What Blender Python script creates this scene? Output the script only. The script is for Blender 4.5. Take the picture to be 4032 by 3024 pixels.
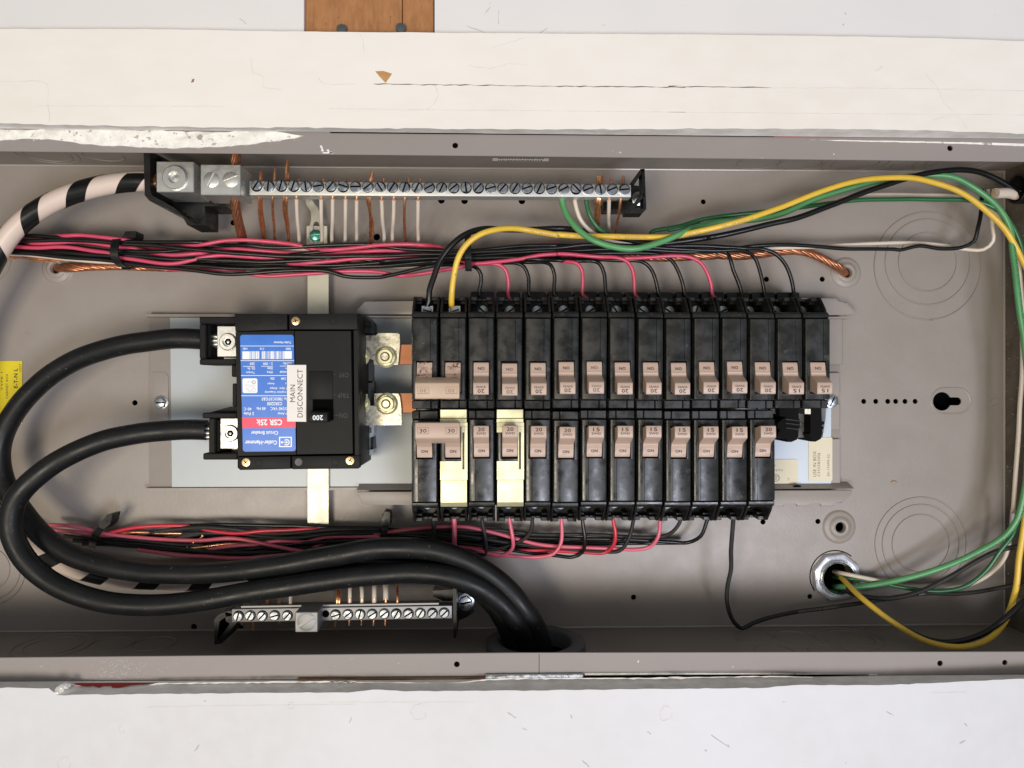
import bpy, bmesh, math, random
from mathutils import Vector, Matrix, noise
random.seed(7)
sc = bpy.context.scene
for o in list(bpy.data.objects): bpy.data.objects.remove(o)
R = math.radians
# ---------------------------------------------------------------- camera, light, exposure
# Panel frame used below (millimetres): x along the box, y across it, z out of the wall.
# World: the wall stands upright, panel (x,y,z) -> world (x,-z,y) metres.
UP = Matrix.Rotation(R(90), 4, 'X')
DIST, YAW, FPX = 578.0, R(1.3), 2911.0
CAMP = Vector((-DIST*math.sin(YAW), 0, DIST*math.cos(YAW)))
CAMD = Vector((math.sin(YAW), 0, -math.cos(YAW)))
CAMR = Vector((math.cos(YAW), 0, math.sin(YAW)))
cam = bpy.data.cameras.new('camera'); camo = bpy.data.objects.new('camera', cam); sc.collection.objects.link(camo)
cam.sensor_width = 36; cam.lens = FPX/4032*36; cam.clip_start = 0.01; cam.clip_end = 50
rot = Matrix((CAMR, Vector((0,1,0)), -CAMD)).transposed().to_4x4()
camo.matrix_world = UP @ Matrix.Translation(CAMP*0.001) @ rot
sc.camera = camo
w = bpy.data.worlds.new("World"); sc.world = w; w.use_nodes = True
w.node_tree.nodes['Background'].inputs[0].default_value = (0.93, 0.96, 1.0, 1)
w.node_tree.nodes['Background'].inputs[1].default_value = 0.34
def area(name, loc, target, sx, sy, power, col):
    l = bpy.data.lights.new(name, 'AREA'); l.shape = 'RECTANGLE'; l.size = sx; l.size_y = sy; l.energy = power; l.color = col
    o = bpy.data.objects.new(name, l); sc.collection.objects.link(o)
    d = (Vector(target)-Vector(loc)).normalized()
    o.matrix_world = UP @ Matrix.Translation(Vector(loc)) @ d.to_track_quat('-Z', 'Y').to_matrix().to_4x4()
    return o
# daylight through two openings behind and below the camera: warm to the left, cool to the right
area('warm_window_light', (-0.50, -0.40, 1.50), (-0.10, 0, 0), 0.55, 0.36, 13.8, (1.0, 0.885, 0.71))
area('cool_window_light', (0.52, -0.50, 1.45), (0.10, 0, 0), 0.55, 0.40, 13.8, (0.85, 0.875, 1.0))
sc.view_settings.view_transform = 'Standard'; sc.view_settings.look = 'None'
sc.view_settings.exposure = 0.0; sc.view_settings.gamma = 1
sc.cycles.max_bounces = 6
# ---------------------------------------------------------------- helpers
S1 = 1400/2212
CR = {'W': (0, 0, 4032/2212), 'N': (0, 0, 1),
 'A': (0, 0, S1), 'B': (1300, 0, S1), 'C': (2632, 0, S1), 'D': (0, 1000, S1), 'E': (1300, 1000, S1), 'F': (2632, 1000, S1),
 'G': (0, 1974, S1), 'H': (1300, 1974, S1), 'I': (2632, 1974, S1),
 'K1': (1600, 1120, 600/2212), 'K2': (1600, 1570, 600/2212), 'K3': (2900, 1130, 500/2212), 'K4': (2900, 1590, 500/2212),
 'L1': (900, 1280, 400/2212), 'L2': (900, 1540, 400/2212), 'M1': (1260, 1200, 400/2212), 'M2': (1260, 1500, 400/2212),
 'a': (0, 880, 800/2212), 'b': (700, 860, 800/2212), 'c': (1400, 860, 800/2212), 'd': (2100, 860, 800/2212), 'e': (2800, 860, 800/2212),
 'f': (0, 1990, 800/2212), 'g': (700, 1990, 800/2212), 'h': (3500, 560, 532/2206)}
def P(c, x, y, z=0.0):
    """the point of the panel (mm) at height z seen where the survey crop c has (x, y)"""
    ox, oy, s = CR[c]
    u, v = ox+x*s, oy+y*s
    d = CAMD + CAMR*((u-2016)/FPX) + Vector((0, 1, 0))*(-(v-1512)/FPX)
    t = (z-CAMP.z)/d.z
    return CAMP + d*t
def PP(c, pts, z): return [P(c, x, y, z) for x, y in pts]
class MB:
    def __init__(s): s.v = []; s.f = []; s.m = []; s.mi = 0
    def add(s, vs, fs):
        b = len(s.v); s.v += [Vector(v) for v in vs]
        for f in fs: s.f.append(tuple(b+i for i in f)); s.m.append(s.mi)
        return s
    def bm(s, bm):
        bm.verts.ensure_lookup_table(); bm.verts.index_update()
        s.add([v.co.copy() for v in bm.verts], [[v.index for v in f.verts] for f in bm.faces]); bm.free(); return s
    def box(s, x0, x1, y0, y1, z0, z1, bev=0, seg=1):
        if x0 > x1: x0, x1 = x1, x0
        if z0 > z1: z0, z1 = z1, z0
        if y0 > y1: y0, y1 = y1, y0
        vs = [(x, y, z) for z in (z0, z1) for y in (y0, y1) for x in (x0, x1)]
        fs = [(0, 2, 3, 1), (4, 5, 7, 6), (0, 1, 5, 4), (2, 6, 7, 3), (0, 4, 6, 2), (1, 3, 7, 5)]
        if not bev: return s.add(vs, fs)
        bm = bmesh.new(); V = [bm.verts.new(v) for v in vs]
        for f in fs: bm.faces.new([V[i] for i in f])
        bmesh.ops.bevel(bm, geom=list(bm.edges), offset=bev, segments=seg, affect='EDGES', profile=0.5)
        return s.bm(bm)
    def cbox(s, c, x0, y0, x1, y1, z0, z1, bev=0, seg=1):
        a = P(c, x0, y0, z1); b = P(c, x1, y1, z1)
        return s.box(a.x, b.x, b.y, a.y, z0, z1, bev, seg)
    def prism(s, poly, z0, z1, bev=0):
        """poly: list of (x,y) or Vectors, extruded along z"""
        p = [(q[0], q[1]) for q in poly]
        ar = sum(p[i][0]*p[(i+1) % len(p)][1]-p[(i+1) % len(p)][0]*p[i][1] for i in range(len(p)))
        if ar < 0: p = p[::-1]
        n = len(p)
        vs = [(x, y, z0) for x, y in p]+[(x, y, z1) for x, y in p]
        fs = [tuple(range(n-1, -1, -1)), tuple(range(n, 2*n))]+[(i, (i+1) % n, n+(i+1) % n, n+i) for i in range(n)]
        if not bev: return s.add(vs, fs)
        bm = bmesh.new(); V = [bm.verts.new(v) for v in vs]
        for f in fs: bm.faces.new([V[i] for i in f])
        bm.edges.ensure_lookup_table()
        ed = [e for e in bm.edges if all(abs(v.co.z-z1) < 1e-6 for v in e.verts)]
        bmesh.ops.bevel(bm, geom=ed, offset=bev, segments=2, affect='EDGES', profile=0.5)
        return s.bm(bm)
    def prism_y(s, poly, y0, y1):     # poly in (x,z)
        n = len(poly); p = list(poly)
        ar = sum(p[i][0]*p[(i+1) % n][1]-p[(i+1) % n][0]*p[i][1] for i in range(n))
        if ar > 0: p = p[::-1]
        vs = [(x, y0, z) for x, z in p]+[(x, y1, z) for x, z in p]
        return s.add(vs, [tuple(range(n-1, -1, -1)), tuple(range(n, 2*n))]+[(i, (i+1) % n, n+(i+1) % n, n+i) for i in range(n)])
    def prism_x(s, poly, x0, x1, bev=0):     # poly in (y,z)
        n = len(poly); p = list(poly)
        ar = sum(p[i][0]*p[(i+1) % n][1]-p[(i+1) % n][0]*p[i][1] for i in range(n))
        if ar < 0: p = p[::-1]
        vs = [(x0, y, z) for y, z in p]+[(x1, y, z) for y, z in p]
        fs = [tuple(range(n-1, -1, -1)), tuple(range(n, 2*n))]+[(i, (i+1) % n, n+(i+1) % n, n+i) for i in range(n)]
        if not bev: return s.add(vs, fs)
        bm = bmesh.new(); V = [bm.verts.new(v) for v in vs]
        for f in fs: bm.faces.new([V[i] for i in f])
        bmesh.ops.bevel(bm, geom=list(bm.edges), offset=bev, segments=1, affect='EDGES')
        return s.bm(bm)
    def lathe(s, c, prof, n=24, axis='z', ang=0, cap=True):
        """prof: (r, h) pairs from bottom to top round an axis through c"""
        vs = []; c = Vector(c)
        for r, h in prof:
            for k in range(n):
                a = ang+2*math.pi*k/n; x, y = r*math.cos(a), r*math.sin(a)
                q = {'z': (x, y, h), 'y': (x, h, -y), 'x': (h, x, y)}[axis]
                vs.append(c+Vector(q))
        fs = []
        for i in range(len(prof)-1):
            for k in range(n):
                k2 = (k+1) % n
                fs.append((i*n+k, i*n+k2, (i+1)*n+k2, (i+1)*n+k))
        if cap:
            fs.append(tuple(range(n-1, -1, -1))); fs.append(tuple((len(prof)-1)*n+k for k in range(n)))
        return s.add(vs, fs)
    def ring(s, c, r, w, h, n=48, axis='z', a0=0, a1=2*math.pi):
        """a low raised ring (bead) of radius r, width w, height h lying on a face"""
        full = abs(a1-a0-2*math.pi) < 1e-6
        c = Vector(c); m = n if full else n+1; vs = []
        prof = [(-w/2, 0), (-w*0.25, h), (w*0.25, h), (w/2, 0)]
        for k in range(m):
            a = a0+(a1-a0)*k/n
            for dr, dh in prof:
                x, y = (r+dr)*math.cos(a), (r+dr)*math.sin(a)
                vs.append(c+Vector({'z': (x, y, dh), 'y': (x, dh, -y), 'Y': (x, -dh, y), 'x': (-dh, x, y)}[axis]))
        fs = []
        for k in range(n):
            k2 = (k+1) % m
            for j in range(3): fs.append((k*4+j, k2*4+j, k2*4+j+1, k*4+j+1))
        return s.add(vs, fs)
    def tube(s, pts, r, n=10, caps=True, rf=None):
        fr = frames(pts); vs = []
        for i, (p, N, Bn, T) in enumerate(fr):
            rr = rf(i/(len(fr)-1)) if rf else r
            for k in range(n):
                a = 2*math.pi*k/n
                vs.append(p+(N*math.cos(a)+Bn*math.sin(a))*rr)
        fs = []
        for i in range(len(fr)-1):
            for k in range(n):
                k2 = (k+1) % n; fs.append((i*n+k, i*n+k2, (i+1)*n+k2, (i+1)*n+k))
        if caps:
            fs.append(tuple(range(n-1, -1, -1))); fs.append(tuple((len(fr)-1)*n+k for k in range(n)))
        return s.add(vs, fs)
    def screw(s, c, r, ang, h=1.6, slot=True, dome=0.35, n=20, dark=False):
        """slotted pan head: two raised halves either side of a real slot"""
        c = Vector(c); sw = r*0.155
        if not slot:
            return s.lathe(c, [(r, 0), (r, h*0.7), (r*0.85, h), (0.01, h+dome)], n)
        s.lathe(c, [(r, -1), (r, h*0.45)], n)
        if dark:
            s.mi = 1; u = Vector((math.cos(ang), math.sin(ang), 0)); t_ = Vector((-u.y, u.x, 0)); b_ = c+Vector((0, 0, h*0.47))
            s.add([b_-u*r*.97-t_*sw, b_+u*r*.97-t_*sw, b_+u*r*.97+t_*sw, b_-u*r*.97+t_*sw], [(0, 1, 2, 3)]); s.mi = 0
        for sg in (1, -1):
            p = []
            th0 = math.asin(sw/r)
            m = 10
            arc = [th0+(math.pi-2*th0)*k/m for k in range(m+1)]
            low = [(r*math.cos(t), r*math.sin(t)) for t in arc]
            top = [(0.82*x, max(sw, 0.82*y)) for x, y in low]
            vs = []
            ca, sa = math.cos(ang), math.sin(ang)
            def rt(x, y, z): return c+Vector((x*ca-sg*y*sa, x*sa+sg*y*ca, z))
            vs = [rt(x, y, h*0.4) for x, y in low]+[rt(x, y, h*0.75) for x, y in low]+[rt(x, y, h*1.0) for x, y in top]
            k = m+1; fs = []
            for L in (0, 1):
                for i in range(k-1): fs.append((L*k+i, L*k+i+1, (L+1)*k+i+1, (L+1)*k+i))
                fs.append((L*k+k-1, L*k, (L+1)*k, (L+1)*k+k-1))
            fs.append(tuple(2*k+i for i in range(k)))
            if sg < 0: fs = [f[::-1] for f in fs]
            s.add(vs, fs)
        return s
def catmull(pts, step=3.0):
    src = [Vector(p) for p in pts]; pts = src[:1]
    for p in src[1:]:
        if (p-pts[-1]).length > 2.2: pts.append(p)
    out = []
    n = len(pts)
    for i in range(n-1):
        p0 = pts[i-1] if i else pts[0]*2-pts[1]
        p1, p2 = pts[i], pts[i+1]
        p3 = pts[i+2] if i+2 < n else pts[-1]*2-pts[-2]
        d1 = max((p1-p0).length, 1e-3)**.5; d2 = max((p2-p1).length, 1e-3)**.5; d3 = max((p3-p2).length, 1e-3)**.5
        m1 = (p1-p0)/d1-(p2-p0)/(d1+d2)+(p2-p1)/d2
        m2 = (p2-p1)/d2-(p3-p1)/(d2+d3)+(p3-p2)/d3
        m1 *= d2; m2 *= d2
        k = max(2, int((p2-p1).length/step))
        for j in range(k):
            t = j/k; t2 = t*t; t3 = t2*t
            out.append(p1*(2*t3-3*t2+1)+m1*(t3-2*t2+t)+p2*(-2*t3+3*t2)+m2*(t3-t2))
    out.append(pts[-1]); return out
def frames(pts):
    pts = [Vector(p) for p in pts]; fr = []
    T = (pts[1]-pts[0]).normalized()
    N = Vector((0, 0, 1)); N = (N-T*N.dot(T))
    if N.length < 1e-3: N = Vector((0, 1, 0))-T*T.y
    N.normalize()
    for i, p in enumerate(pts):
        T = (pts[min(i+1, len(pts)-1)]-pts[max(i-1, 0)]).normalized()
        N = (N-T*N.dot(T)).normalized()
        fr.append((p, N, T.cross(N), T))
    return fr
COL = sc.collection
def mesh(mb, name, mats, off=Vector((0, 0, 0)), smooth=35):
    me = bpy.data.meshes.new(name)
    me.from_pydata([tuple((v-off)*0.001) for v in mb.v], [], mb.f)
    for m in (mats if isinstance(mats, (list, tuple)) else [mats]): me.materials.append(m)
    if any(mb.m): me.polygons.foreach_set('material_index', mb.m)
    if smooth:
        me.shade_smooth(); me.set_sharp_from_angle(angle=R(smooth))
    me.update(); return me
WL = {}
def wl(o):
    v = Vector((0, 0, 0))
    while o is not None: v = v+WL.get(o.name, Vector((0, 0, 0))); o = o.parent
    return v
def thing(name, label, cat, loc=(0, 0, 0), group=None):
    o = bpy.data.objects.new(name, None); COL.objects.link(o); o.empty_display_size = 0.01
    WL[o.name] = Vector(loc); o.location = Vector(loc)*0.001
    o['label'] = label; o['category'] = cat
    if group: o['group'] = group
    return o
def part(name, mb, mat, parent, smooth=35, label=None):
    off = wl(parent)
    o = bpy.data.objects.new(name, mesh(mb, name, mat, off, smooth)); COL.objects.link(o); o.parent = parent
    if label: o['label'] = label
    return o
def solo(name, mb, mat, label, cat, group=None, smooth=35):
    loc = mb.v[0].copy()
    o = bpy.data.objects.new(name, mesh(mb, name, mat, loc, smooth)); COL.objects.link(o)
    o.location = loc*0.001
    o['label'] = label; o['category'] = cat
    if group: o['group'] = group
    return o
def struct(name, mb, mat, smooth=35):
    o = bpy.data.objects.new(name, mesh(mb, name, mat, Vector((0, 0, 0)), smooth)); COL.objects.link(o); o['kind'] = 'structure'
    return o
_tc = {}
def tmesh(body, bold=0.0):
    k = (body, bold)
    if k not in _tc:
        cu = bpy.data.curves.new('t', 'FONT'); cu.body = body; cu.size = 1; cu.resolution_u = 3; cu.offset = bold; cu.space_character = 1.05
        ob = bpy.data.objects.new('t', cu); COL.objects.link(ob)
        dg = bpy.context.evaluated_depsgraph_get()
        me = bpy.data.meshes.new_from_object(ob.evaluated_get(dg))
        vs = [v.co.copy() for v in me.vertices]; fs = [tuple(p.vertices) for p in me.polygons]
        fs = [f if (len(f) < 3 or me.polygons[i].normal.z > 0) else f[::-1] for i, f in enumerate(fs)]
        bpy.data.objects.remove(ob); bpy.data.curves.remove(cu); bpy.data.meshes.remove(me)
        _tc[k] = (vs, fs)
    return _tc[k]
def text_in(mb, body, x0, x1, y0, y1, z, rot=0, bold=0.0, keep=False):
    """lettering fitted into the rectangle, turned by rot quarter turns"""
    vs, fs = tmesh(body, bold)
    ax0 = min(v.x for v in vs); ax1 = max(v.x for v in vs); ay0 = min(v.y for v in vs); ay1 = max(v.y for v in vs)
    cx, cy = (x0+x1)/2, (y0+y1)/2; W, H = abs(x1-x0), abs(y1-y0)
    if rot % 2: W, H = H, W
    sx = W/(ax1-ax0); sy = H/(ay1-ay0)
    if keep: sx = sy
    out = []
    for v in vs:
        x = (v.x-(ax0+ax1)/2)*sx; y = (v.y-(ay0+ay1)/2)*sy
        for _ in range(rot % 4): x, y = -y, x
        out.append((cx+x, cy+y, z))
    mb.add(out, fs)
def ctext(mb, body, c, x0, y0, x1, y1, z, rot=0, bold=0.0):
    a = P(c, x0, y0, z); b = P(c, x1, y1, z)
    text_in(mb, body, a.x, b.x, b.y, a.y, z, rot, bold)
def sheet(outer, holes, z0, z1):
    """flat plate with real holes: returns an MB"""
    cu = bpy.data.curves.new('s', 'CURVE'); cu.dimensions = '2D'; cu.fill_mode = 'BOTH'; cu.extrude = abs(z1-z0)/2
    for lp in [outer]+holes:
        sp = cu.splines.new('POLY'); sp.points.add(len(lp)-1)
        for i, q in enumerate(lp): sp.points[i].co = (q[0], q[1], 0, 1)
        sp.use_cyclic_u = True
    ob = bpy.data.objects.new('s', cu); COL.objects.link(ob)
    me = bpy.data.meshes.new_from_object(ob.evaluated_get(bpy.context.evaluated_depsgraph_get()))
    mb = MB(); zc = (z0+z1)/2
    mb.add([v.co+Vector((0, 0, zc)) for v in me.vertices], [tuple(p.vertices) for p in me.polygons])
    bpy.data.objects.remove(ob); bpy.data.curves.remove(cu); bpy.data.meshes.remove(me)
    return mb
def circ(c, r, n=24): return [(c[0]+r*math.cos(2*math.pi*k/n), c[1]+r*math.sin(2*math.pi*k/n)) for k in range(n)]
def stadium(c0, c1, r0, r1, n=12):
    return [(c0[0]+r0*math.cos(math.pi/2+math.pi*k/n), c0[1]+r0*math.sin(math.pi/2+math.pi*k/n)) for k in range(n+1)] + \
           [(c1[0]+r1*math.cos(-math.pi/2+math.pi*k/n), c1[1]+r1*math.sin(-math.pi/2+math.pi*k/n)) for k in range(n+1)]
# ---------------------------------------------------------------- materials
def mat(name, col, rough=0.5, metal=0.0, bump=None, var=None, spec=0.5, coat=0.0, speck=None, rv=None, stretch=None):
    """bump: (scale per m, strength, distance mm); var: (scale, colour2, amount); speck: (scale, threshold, colour)"""
    m = bpy.data.materials.new(name); m.use_nodes = True; nt = m.node_tree; b = nt.nodes['Principled BSDF']
    b.inputs['Base Color'].default_value = (*col, 1); b.inputs['Roughness'].default_value = rough; b.inputs['Metallic'].default_value = metal
    b.inputs['Specular IOR Level'].default_value = spec; b.inputs['Coat Weight'].default_value = coat
    tc = nt.nodes.new('ShaderNodeTexCoord'); src = tc.outputs['Object']
    oi = nt.nodes.new('ShaderNodeObjectInfo'); ad = nt.nodes.new('ShaderNodeVectorMath'); ad.operation = 'ADD'
    nt.links.new(src, ad.inputs[0]); nt.links.new(oi.outputs['Random'], ad.inputs[1]); src = ad.outputs[0]
    if stretch:
        mp = nt.nodes.new('ShaderNodeMapping'); mp.inputs['Scale'].default_value = stretch; nt.links.new(src, mp.inputs[0]); src = mp.outputs[0]
    def nz(scale, det=4, rg=0.55):
        n = nt.nodes.new('ShaderNodeTexNoise'); n.inputs['Scale'].default_value = scale; n.inputs['Detail'].default_value = det; n.inputs['Roughness'].default_value = rg
        nt.links.new(src, n.inputs['Vector']); return n.outputs['Fac']
    cur = None
    def mix(fac, a, bcol):
        x = nt.nodes.new('ShaderNodeMix'); x.data_type = 'RGBA'; nt.links.new(fac, x.inputs['Factor'])
        if a is None: x.inputs['A'].default_value = (*col, 1)
        else: nt.links.new(a, x.inputs['A'])
        x.inputs['B'].default_value = (*bcol, 1); return x.outputs['Result']
    def ramp(f, lo, hi, to=1.0):
        r = nt.nodes.new('ShaderNodeMapRange'); r.inputs['From Min'].default_value = lo; r.inputs['From Max'].default_value = hi; r.inputs['To Max'].default_value = to
        nt.links.new(f, r.inputs['Value']); return r.outputs['Result']
    for vv in (var if isinstance(var, list) else [var] if var else []):
        cur = mix(ramp(nz(vv[0]), 0.38, 0.68, vv[2]), cur, vv[1])
    for sp in (speck if isinstance(speck, list) else [speck] if speck else []):
        cur = mix(ramp(nz(sp[0], 3, 0.6), sp[1], sp[1]+0.04), cur, sp[2])
    if cur is not None: nt.links.new(cur, b.inputs['Base Color'])
    if rv: nt.links.new(ramp(nz(rv[0]), 0.3, 0.7, 1.0), (lambda q: q)(nt.nodes.new('ShaderNodeMath')).inputs[0]) if False else None
    if rv:
        r = nt.nodes.new('ShaderNodeMapRange'); r.inputs['From Min'].default_value = 0.35; r.inputs['From Max'].default_value = 0.65
        r.inputs['To Min'].default_value = rv[1]; r.inputs['To Max'].default_value = rv[2]
        nt.links.new(nz(rv[0]), r.inputs['Value']); nt.links.new(r.outputs['Result'], b.inputs['Roughness'])
    if bump:
        bp = nt.nodes.new('ShaderNodeBump'); bp.inputs['Strength'].default_value = bump[1]; bp.inputs['Distance'].default_value = bump[2]*0.001
        nt.links.new(nz(bump[0], 3), bp.inputs['Height']); nt.links.new(bp.outputs['Normal'], b.inputs['Normal'])
    return m
M = {}
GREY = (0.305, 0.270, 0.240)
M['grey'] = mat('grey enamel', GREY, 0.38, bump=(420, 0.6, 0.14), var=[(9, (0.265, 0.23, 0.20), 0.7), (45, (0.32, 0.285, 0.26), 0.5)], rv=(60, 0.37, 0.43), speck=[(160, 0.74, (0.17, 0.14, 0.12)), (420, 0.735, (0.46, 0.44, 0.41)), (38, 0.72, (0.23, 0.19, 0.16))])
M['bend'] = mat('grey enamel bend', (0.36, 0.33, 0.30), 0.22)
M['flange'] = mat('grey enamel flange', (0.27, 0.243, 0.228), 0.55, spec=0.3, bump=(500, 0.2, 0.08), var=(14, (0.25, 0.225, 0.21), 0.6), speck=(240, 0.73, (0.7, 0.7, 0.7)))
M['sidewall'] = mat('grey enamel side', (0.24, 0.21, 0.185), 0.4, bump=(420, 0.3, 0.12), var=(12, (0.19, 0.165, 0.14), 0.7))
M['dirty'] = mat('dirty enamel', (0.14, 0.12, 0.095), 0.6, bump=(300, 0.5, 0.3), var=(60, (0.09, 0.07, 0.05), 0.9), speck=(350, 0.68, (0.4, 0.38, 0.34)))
M['void'] = mat('dark cavity', (0.003, 0.003, 0.003), 0.9, spec=0.0)
M['upper'] = mat('white upper wall paint', (0.72, 0.70, 0.685), 0.5, bump=(70, 0.25, 0.5), var=[(7, (0.66, 0.65, 0.645), 0.8)], speck=[(130, 0.735, (0.40, 0.38, 0.35))])
M['white'] = mat('white wall paint', (0.565, 0.565, 0.58), 0.5, bump=(70, 0.25, 0.5), var=[(7, (0.515, 0.51, 0.51), 0.9), (90, (0.59, 0.59, 0.605), 0.4)], speck=[(130, 0.735, (0.36, 0.345, 0.33)), (55, 0.78, (0.48, 0.45, 0.42))])
M['board'] = mat('painted board', (0.79, 0.755, 0.70), 0.42, bump=(40, 0.2, 0.5), var=[(6, (0.71, 0.665, 0.59), 0.9), (100, (0.81, 0.785, 0.74), 0.4)], speck=[(120, 0.75, (0.45, 0.40, 0.34))], stretch=(0.45, 1, 1))
M['plaster'] = mat('torn plaster edge', (0.80, 0.78, 0.75), 0.85, bump=(300, 0.6, 0.5), var=(90, (0.60, 0.56, 0.51), 0.7))
M['putty'] = mat('white putty smear', (0.82, 0.81, 0.76), 0.7, bump=(160, 0.9, 0.8), var=(220, (0.6, 0.58, 0.54), 0.6), speck=[(240, 0.62, (0.42, 0.39, 0.36)), (70, 0.64, (0.34, 0.31, 0.28))])
M['chalk'] = mat('chalk rub', (0.44, 0.42, 0.41), 0.8)
M['wood'] = mat('bare wood', (0.36, 0.16, 0.055), 0.6, bump=(120, 0.4, 0.4), var=[(30, (0.24, 0.10, 0.035), 0.9), (160, (0.42, 0.20, 0.08), 0.6)], speck=(220, 0.68, (0.07, 0.03, 0.012)), stretch=(3.0, 0.8, 1))
M['black'] = mat('black moulded plastic', (0.008, 0.008, 0.008), 0.38, spec=0.3, var=(70, (0.018, 0.0175, 0.016), 0.9), rv=(130, 0.24, 0.5), bump=(260, 0.12, 0.1), coat=0.0)
M['scuffed'] = mat('scuffed black plastic', (0.005, 0.006, 0.006), 0.30, spec=0.45, var=[(60, (0.020, 0.019, 0.016), 0.9), (260, (0.018, 0.018, 0.017), 0.6)], rv=(110, 0.18, 0.40), bump=(180, 0.22, 0.14), speck=[(500, 0.70, (0.10, 0.10, 0.09)), (75, 0.66, (0.045, 0.042, 0.036))])
M['matt'] = mat('main breaker plastic', (0.009, 0.009, 0.009), 0.5, spec=0.15, bump=(900, 0.3, 0.06), var=(40, (0.013, 0.013, 0.012), 0.7))
M['text_dim'] = mat('moulded lettering', (0.012, 0.012, 0.012), 0.5)
M['tan'] = mat('tan toggle plastic', (0.46, 0.335, 0.262), 0.4, bump=(300, 0.05, 0.1), var=(90, (0.42, 0.305, 0.245), 0.6))
M['tan_old'] = mat('yellowed toggle plastic', (0.50, 0.37, 0.27), 0.45, var=(80, (0.44, 0.31, 0.22), 0.7), bump=(300, 0.1, 0.1))
M['tan_stain'] = mat('stained toggle plastic', (0.47, 0.34, 0.27), 0.5, speck=(420, 0.56, (0.12, 0.06, 0.035)), var=(200, (0.3, 0.19, 0.13), 0.7))
M['ink'] = mat('black ink', (0.02, 0.016, 0.014), 0.6)
M['ink_grey'] = mat('faded ink', (0.13, 0.10, 0.085), 0.6)
M['ink_soft'] = mat('worn ink', (0.30, 0.21, 0.165), 0.6)
M['ink_print'] = mat('thin grey print', (0.35, 0.33, 0.29), 0.6)
M['zinc'] = mat('zinc plated steel', (0.52, 0.54, 0.56), 0.3, 1.0, rv=(300, 0.18, 0.4), var=(200, (0.45, 0.5, 0.55), 0.6), bump=(400, 0.1, 0.1))
M['alu'] = mat('aluminium lug', (0.70, 0.70, 0.66), 0.34, 0.8, rv=(160, 0.26, 0.42), bump=(500, 0.2, 0.1), var=(160, (0.52, 0.51, 0.48), 0.6))
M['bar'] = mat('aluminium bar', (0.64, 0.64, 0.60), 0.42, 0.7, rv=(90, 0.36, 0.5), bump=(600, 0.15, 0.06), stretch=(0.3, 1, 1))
M['bar_shaded'] = mat('shaded aluminium bar', (0.30, 0.30, 0.295), 0.6, 0.9, bump=(600, 0.15, 0.06), stretch=(0.3, 1, 1))  # darker copy of the bar metal: shade over the ground bar painted in
M['zinc_shaded'] = mat('shaded zinc screw', (0.25, 0.27, 0.29), 0.38, 1.0, rv=(300, 0.3, 0.5))  # ground bar screws: the same shade put into their zinc colour
M['screw_bright'] = mat('bright zinc screw face', (0.62, 0.66, 0.68), 0.32, 0.5, var=(300, (0.45, 0.5, 0.54), 0.7))
M['gold'] = mat('yellow zinc plate', (0.74, 0.68, 0.38), 0.28, 0.6, var=[(45, (0.80, 0.80, 0.56), 0.8), (170, (0.66, 0.62, 0.42), 0.7)], rv=(60, 0.26, 0.4), bump=(160, 0.12, 0.15))
M['tinned'] = mat('tinned spangled plate', (0.66, 0.62, 0.48), 0.3, 1.0, var=[(260, (0.42, 0.38, 0.27), 0.9), (600, (0.8, 0.76, 0.62), 0.6)], rv=(200, 0.2, 0.5), bump=(300, 0.4, 0.15))
M['brass'] = mat('brass screw', (0.72, 0.52, 0.26), 0.3, 1.0, var=(200, (0.6, 0.42, 0.24), 0.6))
M['copper'] = mat('copper', (0.95, 0.48, 0.25), 0.27, 0.9, var=(120, (0.66, 0.27, 0.12), 0.6), rv=(200, 0.2, 0.42))
M['copper_dull'] = mat('dull stranded copper', (0.62, 0.27, 0.14), 0.36, 0.85, var=(180, (0.36, 0.14, 0.07), 0.8))
M['copper_bus'] = mat('copper bus bar', (0.46, 0.20, 0.10), 0.5, 0.7, var=(60, (0.34, 0.13, 0.06), 0.8), bump=(200, 0.2, 0.1), stretch=(0.3, 1, 1))
M['green_screw'] = mat('green plated screw', (0.10, 0.33, 0.27), 0.3, 0.8, var=(300, (0.2, 0.45, 0.4), 0.6))
M['w_black'] = mat('black wire insulation', (0.006, 0.0065, 0.0065), 0.28, spec=0.4, var=(60, (0.012, 0.012, 0.011), 0.7), bump=(200, 0.15, 0.1))
M['w_dusty'] = mat('dusty black insulation', (0.020, 0.020, 0.019), 0.5, spec=0.3, var=(90, (0.042, 0.04, 0.036), 0.7), bump=(300, 0.2, 0.1))
M['w_red'] = mat('rose red insulation', (0.60, 0.075, 0.145), 0.3, var=(50, (0.55, 0.05, 0.09), 0.6))
M['w_pink'] = mat('faded red insulation', (0.70, 0.15, 0.22), 0.34, var=(50, (0.56, 0.07, 0.09), 0.6))
M['w_crim'] = mat('crimson insulation', (0.58, 0.03, 0.055), 0.3, var=(50, (0.5, 0.03, 0.05), 0.6))
M['w_white'] = mat('white insulation', (0.68, 0.59, 0.49), 0.36, var=(80, (0.60, 0.51, 0.42), 0.6))
M['w_yellow'] = mat('yellow insulation', (0.78, 0.52, 0.06), 0.34, var=[(60, (0.66, 0.42, 0.05), 0.8)], speck=(260, 0.70, (0.32, 0.22, 0.06)))
M['w_green'] = mat('green insulation', (0.065, 0.27, 0.095), 0.3, var=(60, (0.05, 0.22, 0.08), 0.6))
M['w_lgreen'] = mat('light green insulation', (0.10, 0.32, 0.125), 0.33, var=[(60, (0.075, 0.25, 0.095), 0.7)])
M['w_dgreen'] = mat('dark green insulation', (0.022, 0.13, 0.045), 0.28, var=(60, (0.02, 0.10, 0.04), 0.6))
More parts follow.
